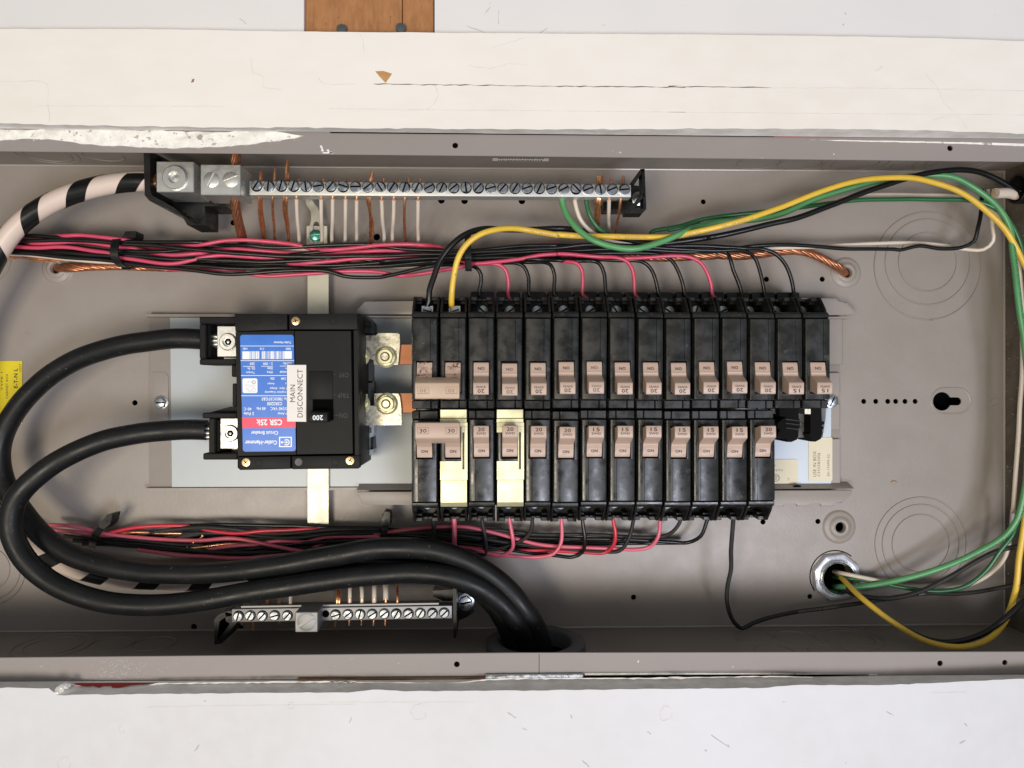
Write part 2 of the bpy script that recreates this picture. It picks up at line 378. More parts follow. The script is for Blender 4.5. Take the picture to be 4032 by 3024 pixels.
M['cable'] = mat('black cable jacket', (0.005, 0.0055, 0.006), 0.40, spec=0.3, var=(40, (0.010, 0.010, 0.010), 0.8), bump=(160, 0.2, 0.15), rv=(70, 0.34, 0.52), speck=[(420, 0.68, (0.06, 0.06, 0.06)), (700, 0.72, (0.3, 0.3, 0.3))])
M['cream'] = mat('pinkish white jacket', (0.68, 0.56, 0.49), 0.4, var=(30, (0.62, 0.50, 0.43), 0.6), bump=(120, 0.15, 0.15))
M['blue'] = mat('blue printed label', (0.014, 0.14, 0.56), 0.35, var=(70, (0.04, 0.19, 0.60), 0.5))
M['redlab'] = mat('red label band', (0.72, 0.035, 0.10), 0.38, var=(60, (0.66, 0.05, 0.11), 0.6))
M['labwhite'] = mat('white print', (0.80, 0.82, 0.84), 0.45)
M['tape'] = mat('white label tape', (0.72, 0.69, 0.65), 0.45, var=(60, (0.68, 0.65, 0.61), 0.5))
M['paper'] = mat('cream paper label', (0.72, 0.66, 0.49), 0.6, var=(60, (0.68, 0.62, 0.46), 0.6))
M['plastic_sheet'] = mat('pale insulating sheet', (0.44, 0.475, 0.485), 0.33, var=(20, (0.46, 0.50, 0.51), 0.6), bump=(14, 0.35, 0.8), coat=0.0, spec=0.4)
M['sheet_blue'] = mat('pale blue sheet', (0.56, 0.63, 0.71), 0.3, var=(30, (0.52, 0.59, 0.67), 0.6), bump=(30, 0.3, 0.4))
M['yellowlab'] = mat('yellow label', (0.75, 0.62, 0.02), 0.4, var=(60, (0.7, 0.56, 0.02), 0.6))
M['strap'] = mat('tinned copper strap', (0.60, 0.59, 0.49), 0.45, 0.6, var=(30, (0.55, 0.53, 0.42), 0.7), bump=(300, 0.15, 0.1), rv=(90, 0.4, 0.5))
M['rubber'] = mat('dull black insulator', (0.004, 0.004, 0.004), 0.8, spec=0.15)
M['carrier'] = mat('grey moulded carrier', (0.13, 0.13, 0.135), 0.5)
M['bushing'] = mat('dark grey bushing', (0.085, 0.088, 0.09), 0.55, bump=(200, 0.2, 0.2))
M['redbox'] = mat('red paper', (0.35, 0.02, 0.02), 0.8)
M['nail'] = mat('grey nail head', (0.10, 0.115, 0.12), 0.5, 0.6)
# ---------------------------------------------------------------- the wall round the box
def jag(pts, amp, n=6, seed=0):
    """roughen an open polyline"""
    rn = random.Random(seed); out = []
    for i in range(len(pts)-1):
        a, b = Vector(pts[i]), Vector(pts[i+1])
        L = (b-a).length; k = max(1, int(L/n)); d = (b-a).normalized(); nn = Vector((-d.y, d.x, 0))
        for j in range(k):
            q = a+(b-a)*(j/k)
            out.append(q+nn*(rn.uniform(-amp, amp) if (i or j) else 0))
    out.append(Vector(pts[-1])); return out
XL, XR = -900, 900
ZB = 113.0
def ext(pts):
    """carry a traced edge on past both sides of the frame"""
    a, b = pts[0], pts[-1]; p1, q1 = pts[1], pts[-2]
    sa = (a-p1)*(1/(a-p1).length); sb = (b-q1)*(1/(b-q1).length)
    return [a+sa*((a.x-XL)/max(1e-3, -sa.x))]+pts+[b+sb*((XR-b.x)/max(1e-3, sb.x))]
# top board: its face, its ragged lower edge going back to the box
top = ext(PP('A', [(0, 180), (900, 180), (1900, 197)], ZB)+PP('B', [(640, 203), (1500, 210), (2212, 213)], ZB)+PP('C', [(1200, 228), (1700, 238), (2212, 255)], ZB))
bot = ext(PP('A', [(0, 765), (290, 775), (700, 783), (1300, 792), (2212, 797)], ZB)+PP('B', [(700, 802), (1500, 806), (2212, 800)], ZB)+PP('C', [(700, 800), (1300, 805), (1700, 815), (2212, 832)], ZB))
bot = jag(bot, 0.45, 4, 3); top = jag(top, 0.18, 6, 5)
def board(face_hi, face_lo, back, z1, z0, edge_lo, name, label, matf, matedge, cat='board', hi_back=None):
    mb = MB(); n = len(face_lo)
    t = thing(name, label, cat, (0, face_lo[0].y, z0))
    # face as strips between the two edges, sampled at the same x
    def at(pl, x):
        for a, b in zip(pl, pl[1:]):
            if a.x <= x <= b.x: return a.y+(b.y-a.y)*(x-a.x)/max(1e-6, b.x-a.x)
        return pl[-1].y
    xs = [XL+(XR-XL)*k/360 for k in range(361)]
    vs = [(x, at(face_hi, x), z1) for x in xs]+[(x, at(face_lo, x), z1) for x in xs]
    k = len(xs)
    sgn = 1 if at(face_hi, 0) > at(face_lo, 0) else -1
    mb.add(vs, [((i, k+i, k+i+1, i+1) if sgn > 0 else (i+1, k+i+1, k+i, i)) for i in range(k-1)])
    vs = [(x, at(face_hi, x), z1) for x in xs]+[(x, at(face_hi, x)-0.6*sgn, z1-20) for x in xs]
    mb.add(vs, [((i+1, k+i+1, k+i, i) if sgn > 0 else (i, k+i, k+i+1, i+1))[::-1] for i in range(k-1)])
    part('face', mb, matf, t, smooth=30)
    me = MB(); rows = 4; rn = random.Random(9)
    V = []
    for r in range(rows+1):
        f = r/rows
        for x in xs:
            yf = at(face_lo, x); yb = back(x)
            V.append((x, yf+(yb-yf)*f+(noise.noise(Vector((x*.12, r*1.7, z1)))*0.35 if 0 < r < rows else 0), z1-0.02+(z0-z1)*f+(noise.noise(Vector((x*.3, r*3.1, 2)))*0.3 if 0 < r < rows else 0)))
    me.add(V, [((r*k+i, (r+1)*k+i, (r+1)*k+i+1, r*k+i+1) if sgn > 0 else (r*k+i+1, (r+1)*k+i+1, (r+1)*k+i, r*k+i)) for r in range(rows) for i in range(k-1)])
    part('cut_edge', me, matedge, t, smooth=50)
    return t, at
def lin(p0, p1): return lambda x: p0.y+(p1.y-p0.y)*(x-p0.x)/(p1.x-p0.x)
bt, at_ = board(top, bot, lambda x: lin(P('A', 0, 800, 99.5), P('B', 800, 828, 99.5))(x) if x < -20 else lin(P('B', 800, 829, 99.5), P('C', 2212, 862, 99.5))(x),
    ZB, 99.5, None, 'painted_board', 'cream white painted board with a long hairline crack running above the metal box', M['board'], M['plaster'])
# crack, scratches and chips of the top board: thin dark slivers and raised flakes
def crackline(mb, pts, wdt, z, seed, amp=0.5):
    q = jag(catmull(pts, 6), amp, 2.5, seed); rn = random.Random(seed)
    L = []; Rr = []
    for i, p in enumerate(q):
        d = (q[min(i+1, len(q)-1)]-q[max(0, i-1)]).normalized(); nn = Vector((-d.y, d.x, 0)); ww = wdt*rn.uniform(0.2, 1.0)/2
        L.append((p.x+nn.x*ww, p.y+nn.y*ww, z)); Rr.append((p.x-nn.x*ww, p.y-nn.y*ww, z))
    n = len(q); mb.add(L+Rr, [(i, n+i, n+i+1, i+1) for i in range(n-1)])
ZC = ZB+0.05
ck = MB()
crackline(ck, PP('B', [(270, 522), (650, 527), (1100, 532), (1500, 537), (2212, 543)], ZC), 0.75, ZC, 1, 0.25)
crackline(ck, PP('C', [(0, 537), (400, 542), (640, 546)], ZC), 0.7, ZC, 2, 0.2)
part('crack', ck, M['ink_grey'], bt, 0)
hc = MB()
crackline(hc, PP('C', [(640, 546), (1200, 548), (1700, 555), (2212, 565)], ZC), 0.35, ZC, 3, 0.3)
crackline(hc, PP('A', [(0, 505), (230, 507), (295, 520), (300, 640), (308, 760)], ZC), 0.35, ZC, 4, 0.4)
crackline(hc, PP('A', [(1560, 360), (1575, 460), (1630, 470), (1640, 540), (1760, 560)], ZC), 0.3, ZC, 5, 0.5)
crackline(hc, PP('A', [(1980, 480), (2000, 515), (2212, 522)], ZC), 0.35, ZC, 6, 0.3)
crackline(hc, PP('B', [(860, 405), (1000, 425), (1110, 395), (1230, 405)], ZC), 0.45, ZC, 7, 0.3)
crackline(hc, PP('B', [(655, 530), (670, 590), (640, 655), (600, 680)], ZC), 0.4, ZC, 8, 0.4)
crackline(hc, PP('B', [(180, 205), (205, 250), (215, 330)], ZC), 0.35, ZC, 9, 0.5)
crackline(hc, PP('B', [(1010, 295), (1100, 270), (1210, 235)], ZC), 0.3, ZC, 10, 0.4)
crackline(hc, PP('C', [(1595, 455), (1680, 560), (1730, 660), (1790, 695)], ZC), 0.3, ZC, 11, 0.5)
crackline(hc, PP('C', [(1650, 745), (1800, 720), (1860, 800)], ZC), 0.35, ZC, 12, 0.4)
crackline(hc, PP('C', [(1285, 440), (1310, 432), (1333, 408)], ZC), 0.5, ZC, 13, 0.2)
crackline(hc, PP('A', [(230, 659), (900, 660), (1400, 662)], ZC), 0.3, ZC, 14, 0.15)
crackline(hc, PP('B', [(0, 675), (500, 683), (1000, 686), (2212, 698)], ZC), 0.35, ZC, 15, 0.15)
crackline(hc, PP('C', [(0, 697), (900, 705), (2212, 715)], ZC), 0.35, ZC, 16, 0.15)
part('hairline', hc, M['ink_soft'] if False else mat('hairline mark', (0.60, 0.575, 0.53), 0.7), bt, 0)
cp = MB(); cp.prism(PP('B', [(280, 443), (330, 441), (385, 458), (372, 478), (345, 516), (315, 485)], ZC), ZC-0.5, ZC)
part('bare_chip', cp, M['wood'] if False else mat('bare chip', (0.50, 0.27, 0.10), 0.7, var=(200, (0.4, 0.2, 0.07), 0.8)), bt, 0)
cp = MB(); cp.prism(PP('A', [(1188, 515), (1196, 492), (1210, 490), (1205, 510)], ZC), ZC-0.5, ZC)
part('bare_chip', cp, mat('brown chip', (0.25, 0.15, 0.09), 0.7), bt, 0)
# recessed drywall strip above the board, with the timber block set into its gap
zs = 104.0
xa = P('A', 1890, 100, zs).x; xb = P('B', 650, 100, zs).x; yt = P('A', 0, 250, zs).y
mb = MB(); mb.box(XL, xa, yt, 520, zs-13, zs); mb.box(xb, XR, yt, 520, zs-13, zs); mb.box(xa, xb, 268, 520, zs-13, zs)
sw = struct('upper_wall', mb, M['upper'])
scf = MB(); zz = zs+0.05
for c, pts in [('B', [(965, 80), (1000, 40)]), ('B', [(1050, 60), (1048, 150)]), ('B', [(850, 160), (960, 205), (1040, 220)]), ('B', [(1290, 215), (1350, 175)]), ('A', [(1490, 115), (1530, 150)]), ('C', [(690, 172), (705, 172)]), ('B', [(1690, 155), (1715, 157)])]:
    crackline(scf, PP(c, pts, zz), 0.7, zz, len(pts)*7+pts[0][0], 0.5)
o = part('scuff', scf, mat('grey scuff', (0.48, 0.47, 0.46), 0.8), None, 0); o.parent = sw
wd = thing('timber_block', 'bare reddish brown timber block with a vertical split at the top of the wall', 'timber', (0, yt, 90))
sp = P('B', 450, 100, 101).x
mb = MB(); a = P('A', 1893, 100, 101).x+0.3; b = P('B', 647, 100, 101).x-0.3
mb.box(a, sp-0.35, yt-4, 267.5, 70, 101, 0.3); mb.box(sp+0.15, b, yt-4, 267.5, 70, 101, 0.3)
part('block', mb, M['wood'], wd, 30)
for c, x, y in [('B', 72, 180), ('B', 440, 172)]:
    q = P(c, x, y, 103); mb = MB(); mb.lathe(q-Vector((0, 0, 3)), [(2.4, 0), (3.3, 2.4), (3.1, 3.2), (0.5, 3.6)], 14)
    solo('nail', mb, M['nail'], 'grey nail head in the timber block %s its split' % ('under' if x == 440 else 'well left of'), 'nail', 'nails in the timber block')
# lower wall
lo = ext(PP('G', [(0, 1160), (345, 1163), (352, 1206), (900, 1200), (1700, 1192), (2212, 1187)], ZB)+PP('H', [(160, 1182), (300, 1170), (450, 1182), (1200, 1178), (2212, 1165)], ZB)+PP('I', [(600, 1160), (760, 1142), (1200, 1146), (1700, 1130), (2212, 1102)], ZB))
lo = jag(lo, 0.35, 4, 8)
lb, at2 = board([Vector((XL, -560, 0)), Vector((XR, -560, 0))], lo, lambda x: lin(P('G', 0, 1122, 99.4), P('H', 0, 1112, 99.4))(x) if x < -120 else lin(P('H', 0, 1112, 99.4), P('I', 2212, 1078, 99.4))(x),
    ZB, 99.4, None, 'lower_wall', 'scuffed bluish white painted wall below the metal box', M['white'], M['plaster'], 'wall')
sm = MB()
for c, x, y, l, a in [('G', 1225, 1535, 50, .9), ('H', 1130, 1330, 60, -.6), ('H', 1500, 1340, 25, 1.8), ('H', 1590, 1630, 60, -.8), ('I', 1380, 1320, 50, -.5), ('I', 320, 1490, 130, -.6), ('I', 375, 1520, 25, -1), ('I', 1830, 1497, 40, .5), ('I', 1640, 1490, 20, .2), ('I', 1485, 1250, 10, 0), ('G', 285, 1450, 12, 1), ('G', 1455, 1570, 14, 1), ('H', 850, 1420, 20, .7), ('H', 1210, 1415, 35, -.4), ('I', 1800, 1367, 16, .4), ('I', 1850, 1390, 24, -.9), ('I', 1865, 1477, 18, 0), ('H', 1985, 1440, 30, -.7), ('G', 2180, 1360, 40, 1.2), ('I', 2180, 1495, 20, .2)]:
    dx, dy = math.cos(a)*l/2, -math.sin(a)*l/2
    crackline(sm, PP(c, [(x-dx, y-dy), (x, y+2), (x+dx, y+dy)], ZC), 0.9, ZC, x, 0.3)
part('scuff', sm, mat('dark scuff', (0.36, 0.35, 0.35), 0.8), lb, 0)
sm = MB()
for c, x, y, r, n in [('H', 550, 1310, 48, 1), ('G', 755, 1420, 20, 2), ('G', 1812, 1270, 22, 3), ('H', 2090, 1320, 42, 4), ('G', 400, 1630, 40, 5)]:
    crackline(sm, [P(c, x+r*math.cos(t), y+r*math.sin(t), ZC) for t in [k*0.55 for k in range(11)]], 0.6, ZC, n, 0.8)
crackline(sm, PP('G', [(900, 1280), (1500, 1270), (2212, 1262)], ZC), 0.4, ZC, 55, 0.2)
crackline(sm, PP('H', [(0, 1250), (900, 1248)], ZC), 0.4, ZC, 56, 0.2)
crackline(sm, PP('I', [(1640, 1190), (1850, 1187)], ZC), 0.6, ZC, 57, 0.1)
part('filled_patch', sm, mat('filler outline', (0.53, 0.505, 0.48), 0.8), lb, 0)
# torn paper, red paper and steel sliver along the lower edge
mb = MB(); q = P('G', 395, 1150, 104)
for (cx, cy, rx, ry, h) in [(375, 1175, 26, 30, 5), (405, 1145, 28, 20, 4)]:
    p = P('G', cx, cy, 108); bm = bmesh.new(); bmesh.ops.create_icosphere(bm, subdivisions=3, radius=1)
    for v in bm.verts:
        s = 1+0.35*noise.noise(v.co*2.2+Vector((cx, 0, 0)))
        v.co = Vector((p.x+v.co.x*rx*.105*s, p.y+v.co.y*ry*.105*s, p.z+v.co.z*h*s))
    mb.bm(bm)
solo('drywall_crumb', mb, M['plaster'], 'crumbled grey drywall corner at the lower left edge of the box', 'drywall crumb')
mb = MB(); rp = [P('G', 425, 1130, 101.5), P('G', 700, 1128, 101.5), P('G', 985, 1127, 101.5), P('G', 900, 1138, 104), P('G', 820, 1143, 105), P('G', 740, 1160, 107), P('G', 700, 1160, 107), P('G', 690, 1148, 105.5), P('G', 640, 1148, 105.5), P('G', 620, 1160, 107), P('G', 580, 1148, 105.5), P('G', 540, 1152, 106), P('G', 450, 1140, 104.5)]
mb.add(rp, [tuple(range(len(rp)))])
solo('red_paper', mb, M['redbox'], 'strip of dark red paper showing behind the torn edge at lower left', 'paper')
for c, x0, y0, c1, x1, y1, nm in [('B', 0, 822, 'C', 660, 841, 'a'), ('C', 662, 841, 'C', 1500, 852, 'b')]:
    mb = MB(); a = P(c, x0, y0, 99.3); b = P(c1, x1, y1, 99.3)
    mb.add([(a.x, a.y+1, 98.9), (a.x, a.y-(0.5 if nm == 'a' else 1.0), 98.9), (b.x, b.y-(0.3 if nm == 'b' else 1.1), 98.9), (b.x, b.y+2, 98.9)], [(0, 1, 2, 3)])
    solo('caulk_gap', mb, M['void'] if nm == 'a' else M['redbox'], 'thin black gap between the painted board and the box rim' if nm == 'a' else 'thin dark red line of paper between the board and the box rim at right', 'gap')
mb = MB(); mb.cbox('H', 965, 1080, 1575, 1100, 98.6, 100.4, 0.3)
solo('steel_sliver', mb, M['zinc'], 'short bright steel strip wedged under the lower rim at centre', 'steel strip')
tear = MB()
crackline(tear, PP('G', [(410, 1130), (520, 1150), (800, 1165), (970, 1138), (1300, 1130), (2212, 1122)], 104), 1.2, 104, 21, 0.2)
crackline(tear, PP('H', [(0, 1122), (500, 1130), (800, 1132), (950, 1112), (2212, 1100)], 104), 1.1, 104, 22, 0.2)
crackline(tear, PP('I', [(0, 1098), (600, 1090), (900, 1095)], 104), 1.0, 104, 23, 0.2)
solo('torn_paper', tear, M['plaster'] if False else mat('torn paper', (0.66, 0.62, 0.56), 0.9), 'frayed torn paper edge of the drywall along the lower rim', 'torn paper', smooth=0)
# white putty smear on the upper rim at left
pt = PP('A', [(0, 800), (110, 807), (270, 803), (350, 790), (480, 786), (580, 775), (700, 788), (780, 812), (950, 812), (1200, 822), (1420, 825), (1500, 802), (1620, 805), (1750, 828), (1890, 842), (1830, 862), (1650, 885), (1500, 903), (1300, 918), (1100, 922), (900, 918), (700, 908), (500, 892), (330, 872), (150, 864), (0, 876), (-150, 880), (-150, 800)], 98.6)
pj = jag(pt+[pt[0]], 0.5, 3, 31)[:-1]
mb = MB(); mb.prism(pj, 98.05, 99.0, 0.35)
solo('putty_smear', mb, M['putty'], 'rough white putty smeared over the upper rim of the box at left', 'putty', smooth=60)
mb = MB()
for c, pts in [('A', [(1990, 905), (2003, 905), (2015, 940), (2000, 942)]), ('A', [(2030, 930), (2045, 928), (2050, 944), (2036, 942)]), ('A', [(2005, 948), (2060, 944), (2086, 950), (2060, 955), (2010, 954)]), ('B', [(0, 946), (30, 950), (10, 957), (-10, 955)])]:
    mb.prism(PP(c, pts, 98.4), 98.02, 98.4)
solo('paint_drip', mb, M['putty'], 'small white paint drips on the upper rim right of the putty', 'paint drips')
mb = MB(); z = 98.3
p = PP('C', [(870, 868), (1100, 872), (1500, 878), (1800, 884), (2212, 893), (2300, 896), (2300, 914), (2212, 910), (1900, 897), (1500, 886), (1100, 878)], z)
mb.prism(jag(p+[p[0]], 0.12, 3, 4)[:-1], 98.03, z)
solo('paint_streak', mb, M['putty'], 'thin white paint streak along the upper rim at right', 'paint streak')
# ---------------------------------------------------------------- the enclosure
box = thing('electrical_enclosure', 'long grey enamelled steel panel box set into the wall, cover removed', 'electrical box', (0, 0, 0))
ybt, ybb = P('B', 1100, 1045, 0).y, P('H', 1106, 790, 0).y     # back seams
xbl, xbr = -460.0, P('F', 2090, 900, 0).x
def hp(c, x, y, r, z=0): q = P(c, x, y, z); return (q.x, q.y, r)
H = [hp('A', 1450, 1385, 2.2), hp('B', 290, 1475, 2.6), hp('B', 692, 1246, 2.6), hp('B', 836, 1249, 2.6), hp('B', 1193, 1250, 2.6), hp('C', 217, 1255, 2.0),
     hp('D', 839, 926, 2.1), hp('F', 610, 157, 2.1), hp('F', 957, 157, 2.1), hp('I', 588, 128, 2.1), hp('I', 930, 125, 2.1), hp('I', 880, 592, 2.0),
     hp('H', 1888, 597, 2.1), hp('G', 1206, 782, 2.4), hp('G', 1496, 780, 2.2), hp('F', 1100, 118, 4.2), hp('I', 1060, 158, 4.0), hp('a', 628, 492, 4.4), hp('I', 1055, 480, 12)]
H += [hp('F', x, 917, 2.05) for x in (1215, 1290, 1365, 1414, 1472, 1535)]
k0 = P('F', 1702, 917, 0); k1 = P('F', 1798, 917, 0)
kr0, kr1 = 7.4, 3.2
ang = math.asin(kr1/kr0)
key = [(k0.x+kr0*math.cos(t), k0.y+kr0*math.sin(t)) for t in [ang+(2*math.pi-2*ang)*k/22 for k in range(23)]]+[(k1.x+kr1*math.cos(t), k1.y+kr1*math.sin(t)) for t in [-math.pi/2+math.pi*k/8 for k in range(9)]]
mb = sheet([(xbl, ybb), (xbr, ybb), (xbr, ybt), (xbl, ybt)], [circ(h, h[2], 20) for h in H]+[key], -1.2, 0)
part('back_plate', mb, M['grey'], box, 30)
mb = MB(); mb.box(xbl-10, xbr+10, ybb-10, ybt+10, -16, -14)
part('wall_cavity', mb, M['void'], box, 0)
# embossed rings, dimples and knockouts of the back plate
KO = [('F', 1612, 50, [117, 171], 1), ('C', 1612, 1655, [215], 2), ('I', 1570, 262, [115, 155, 184], 1), ('D', -110, 20, [75, 110], 1), ('G', -70, 420, [80, 120, 140], 1)]
for c, x, y, rs, _ in KO:
    q = P(c, x, y, 0); mb = MB()
    for r in rs: mb.ring((q.x, q.y, -0.05), r/5.036, 1.4, 0.85, 64)
    if _ == 1:
        for r in rs[:2]:
            for a in (0, 90, 180, 270):
                mb.lathe((q.x+r/5.036*math.cos(R(a+3)), q.y+r/5.036*math.sin(R(a+3)), 0), [(0.9, 0), (0.5, 0.4)], 8)
    part('knockout', mb, M['grey'], box)
for c, x, y, r0, r1 in [('F', 1100, 118, 7.4, 11.5), ('I', 1060, 158, 8.0, 12.4), ('a', 628, 492, 7.2, 11.0)]:
    q = P(c, x, y, 0); mb = MB()
    mb.lathe((q.x, q.y, -0.05), [(r1+1.2, 0), (r1+.6, .25), (r1-.2, 1.5), (r1-.9, 1.8), (r0+1.2, 1.8), (r0+.3, 2.2), (r0-.5, 3.4), (4.5, 3.5), (4.1, 3.2), (4.0, -1)], 40, cap=False)
    part('mounting_boss', mb, M['grey'], box, 60)
mb = MB()
st = [(x, y) for x, y in stadium((P('F', 1712, 915, 0).x, P('F', 1712, 915, 0).y), (P('F', 1800, 915, 0).x, P('F', 1800, 915, 0).y), 9.9, 9.9, 14)]
V = []
for k, (x, y) in enumerate(st):
    cx, cy = (P('F', 1712, 915, 0) if k < 15 else P('F', 1800, 915, 0)).xy
    for f, h in ((1.12, 0), (1.05, 0.7), (1.0, 0.75), (0.93, 0)): V.append((cx+(x-cx)*f, cy+(y-cy)*f, h-0.03))
n = len(st); mb.add(V, [(k*4+j, k*4+j+1, ((k+1) % n)*4+j+1, ((k+1) % n)*4+j) for k in range(n) for j in range(3)])
part('keyhole_rim', mb, M['grey'], box, 60)
q = P('F', 2025, 922, 0); mb = MB(); mb.ring((q.x, q.y, 0), 3.0, 0.7, 0.4, 24); part('pip', mb, M['grey'], box)
# side walls
yl = P('B', 1100, 968, 98).y; yh = P('H', 1106, 945, 98).y
def wall(y0, sgn, holes, name, m=M['sidewall']):
    """long side wall: sheet made flat, then stood on edge (x, z) at y0"""
    fl = sheet([(xbl, -1), (xbr, -1), (xbr, 97.5), (xbl, 97.5)], holes, 0, 1.2)
    mb = MB(); mb.add([(v.x, y0+sgn*v.z, v.y) for v in fl.v], [f if sgn < 0 else f[::-1] for f in fl.f]); return mb
def zon(c, x, y, y0):
    """height at which the view ray meets the long wall y = y0"""
    q = P(c, x, y, 0); d = (q-CAMP); t = (y0-CAMP.y)/d.y; return CAMP+d*t
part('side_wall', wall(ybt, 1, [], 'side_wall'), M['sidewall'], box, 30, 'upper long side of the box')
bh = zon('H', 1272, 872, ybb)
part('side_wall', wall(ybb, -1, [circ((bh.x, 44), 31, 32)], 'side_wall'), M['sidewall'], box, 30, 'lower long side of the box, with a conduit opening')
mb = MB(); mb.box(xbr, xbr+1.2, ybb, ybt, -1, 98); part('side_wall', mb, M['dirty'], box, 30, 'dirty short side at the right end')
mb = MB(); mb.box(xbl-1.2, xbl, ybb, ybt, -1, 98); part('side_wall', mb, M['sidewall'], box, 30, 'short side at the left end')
for c, x, y, rs, y0, ax in [('C', 562, 1012, [16], ybt, 'Y'), ('C', 820, 1018, [16], ybt, 'Y'), ('C', 1165, 1018, [17, 24], ybt, 'Y'), ('C', 1530, 1022, [16], ybt, 'Y'), ('C', 1800, 1005, [22, 30], ybt, 'Y'), ('A', 290, 962, [16, 21], ybt, 'Y'), ('A', 640, 965, [14], ybt, 'Y'),
                       ('I', 530, 845, [14], ybb, 'y'), ('I', 785, 848, [14], ybb, 'y'), ('I', 1120, 855, [18, 24], ybb, 'y'), ('I', 660, 935, [14], ybb, 'y'), ('I', 1000, 935, [14], ybb, 'y'), ('G', 330, 900, [19, 26], ybb, 'y'), ('G', 690, 890, [15], ybb, 'y'), ('G', 960, 885, [15], ybb, 'y')]:
    q = zon(c, x, y, y0); mb = MB()
    for r in rs: mb.ring((q.x, y0+(-0.02 if ax == 'Y' else 0.02), q.z), r, 1.1, 0.5, 48, ax)
    part('knockout', mb, M['sidewall'], box)
# rolled bright seam where back and sides meet
mb = MB()
for y0, sg in ((ybt, -1), (ybb, 1)): mb.tube([(xbl, y0+sg*0.6, 0.6), (xbr, y0+sg*0.6, 0.6)], 0.9, 8)
part('corner_bend', mb, M['bend'], box)
mb = MB(); mb.tube([(xbr-0.6, ybb, 0.6), (xbr-0.6, ybt, 0.6)], 0.9, 8); part('corner_bend', mb, M['bend'], box)
mb = MB(); mb.box(xbr+46, XR, ybb-6, ybt+4, 90, 106); mb.box(XL, xbl-46, ybb-6, ybt+4, 90, 106)
struct('side_drywall', mb, M['upper'])
mb = MB(); mb.box(xbr-17, xbr+48, ybb-4, ybt+4, 96.6, 97.6); mb.box(xbl-48, xbl+17, ybb-4, ybt+4, 96.6, 97.6) if False else None
part('rim', mb, M['flange'], box, 30, 'short right rim') if False else None
mb = MB(); mb.box(xbr+1.2, xbr+48, ybb-4, ybt+4, 95.6, 96.8); part('rim', mb, M['flange'], box, 30, 'short rim at the right end')
# rims (inturned flanges)
tl, tr = P('A', 0, 938, 98), P('C', 2212, 1003, 98); tm = P('B', 1100, 968, 98)
bl_, br_, bm_ = P('G', 0, 975, 98), P('I', 2212, 940, 98), P('H', 1106, 945, 98)
yto = ybt+1.2; ybo = ybb-1.2
def side(a, b, x): return a.y+(b.y-a.y)*(x-a.x)/(b.x-a.x)
fh = [hp('B', 778, 905, 1.9, 98), hp('C', 1752, 922, 1.9, 98)]
mb = sheet([(xbl-40, side(tl, tm, xbl-40)), (tm.x, tm.y), (tr.x+40, tr.y-0.2), (tr.x+40, yto+6), (xbl-40, yto+6)], [circ(h, h[2], 16) for h in fh], 97, 98)
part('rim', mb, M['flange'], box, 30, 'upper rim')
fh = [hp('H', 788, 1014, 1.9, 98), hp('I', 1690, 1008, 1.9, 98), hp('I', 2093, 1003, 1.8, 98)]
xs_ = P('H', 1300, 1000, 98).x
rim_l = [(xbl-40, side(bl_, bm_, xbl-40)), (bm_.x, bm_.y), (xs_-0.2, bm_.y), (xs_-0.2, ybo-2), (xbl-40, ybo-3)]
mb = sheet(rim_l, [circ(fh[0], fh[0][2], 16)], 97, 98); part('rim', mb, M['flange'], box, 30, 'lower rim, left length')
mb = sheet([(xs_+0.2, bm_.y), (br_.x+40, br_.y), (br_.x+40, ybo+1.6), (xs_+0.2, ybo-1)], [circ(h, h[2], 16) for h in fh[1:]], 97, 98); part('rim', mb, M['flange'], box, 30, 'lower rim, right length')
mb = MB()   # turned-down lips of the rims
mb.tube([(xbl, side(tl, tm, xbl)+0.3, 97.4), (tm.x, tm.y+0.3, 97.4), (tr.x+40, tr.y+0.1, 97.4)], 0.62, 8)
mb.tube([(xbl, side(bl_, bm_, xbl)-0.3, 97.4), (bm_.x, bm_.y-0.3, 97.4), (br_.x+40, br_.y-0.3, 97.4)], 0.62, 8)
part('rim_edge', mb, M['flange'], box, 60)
# dark layer behind the rim holes and white chalk rub on the lower rim
mb = MB(); mb.box(xbl, xbr+60, ybt-22, ybt+2, 94.0, 94.5); mb.box(xbl, xbr+60, ybb+0.5, ybb+14, 94.0, 94.5)
for h in [hp('B', 778, 905, 1.9, 98), hp('C', 1752, 922, 1.9, 98)]+fh:
    mb = MB(); mb.lathe((h[0], h[1], 90), [(3.0, 0), (3.0, 6.8)], 14); part('screw_socket', mb, M['void'], box)
mb = MB(); rn = random.Random(5)
for _ in range(240):
    x = rn.gauss(735, 90); y = rn.uniform(985, 1108); s = rn.uniform(1.0, 4.5)
    if rn.random() < .12: x = rn.uniform(840, 1100); y = rn.uniform(1000, 1090)
    q = P('G', x, y, 98.04); mb.add([(q.x+s*.11*math.cos(t)*rn.uniform(.5, 1.2), q.y+s*.09*math.sin(t)*rn.uniform(.5, 1), 98.05) for t in (0, 1.2, 2.4, 3.6, 5)], [(0, 1, 2, 3, 4)])
o = solo('chalk_rub', mb, M['chalk'], 'speckled white chalky rub on the lower rim at left', 'chalk mark', smooth=0)
o['kind'] = 'stuff'
mb = MB(); z = 99.9
p_ = PP('H', [(-200, 1100), (960, 1094), (960, 1116), (600, 1126), (0, 1122), (-200, 1124)], z); mb.prism(p_, 99.0, z)
solo('brown_gap', mb, mat('rusty brown', (.10, .045, .02), .8), 'rusty brown strip showing under the lower rim left of the steel sliver', 'gap')
mb = MB(); p_ = PP('H', [(1580, 1090), (2212, 1082), (2212, 1106), (1580, 1110)], z)
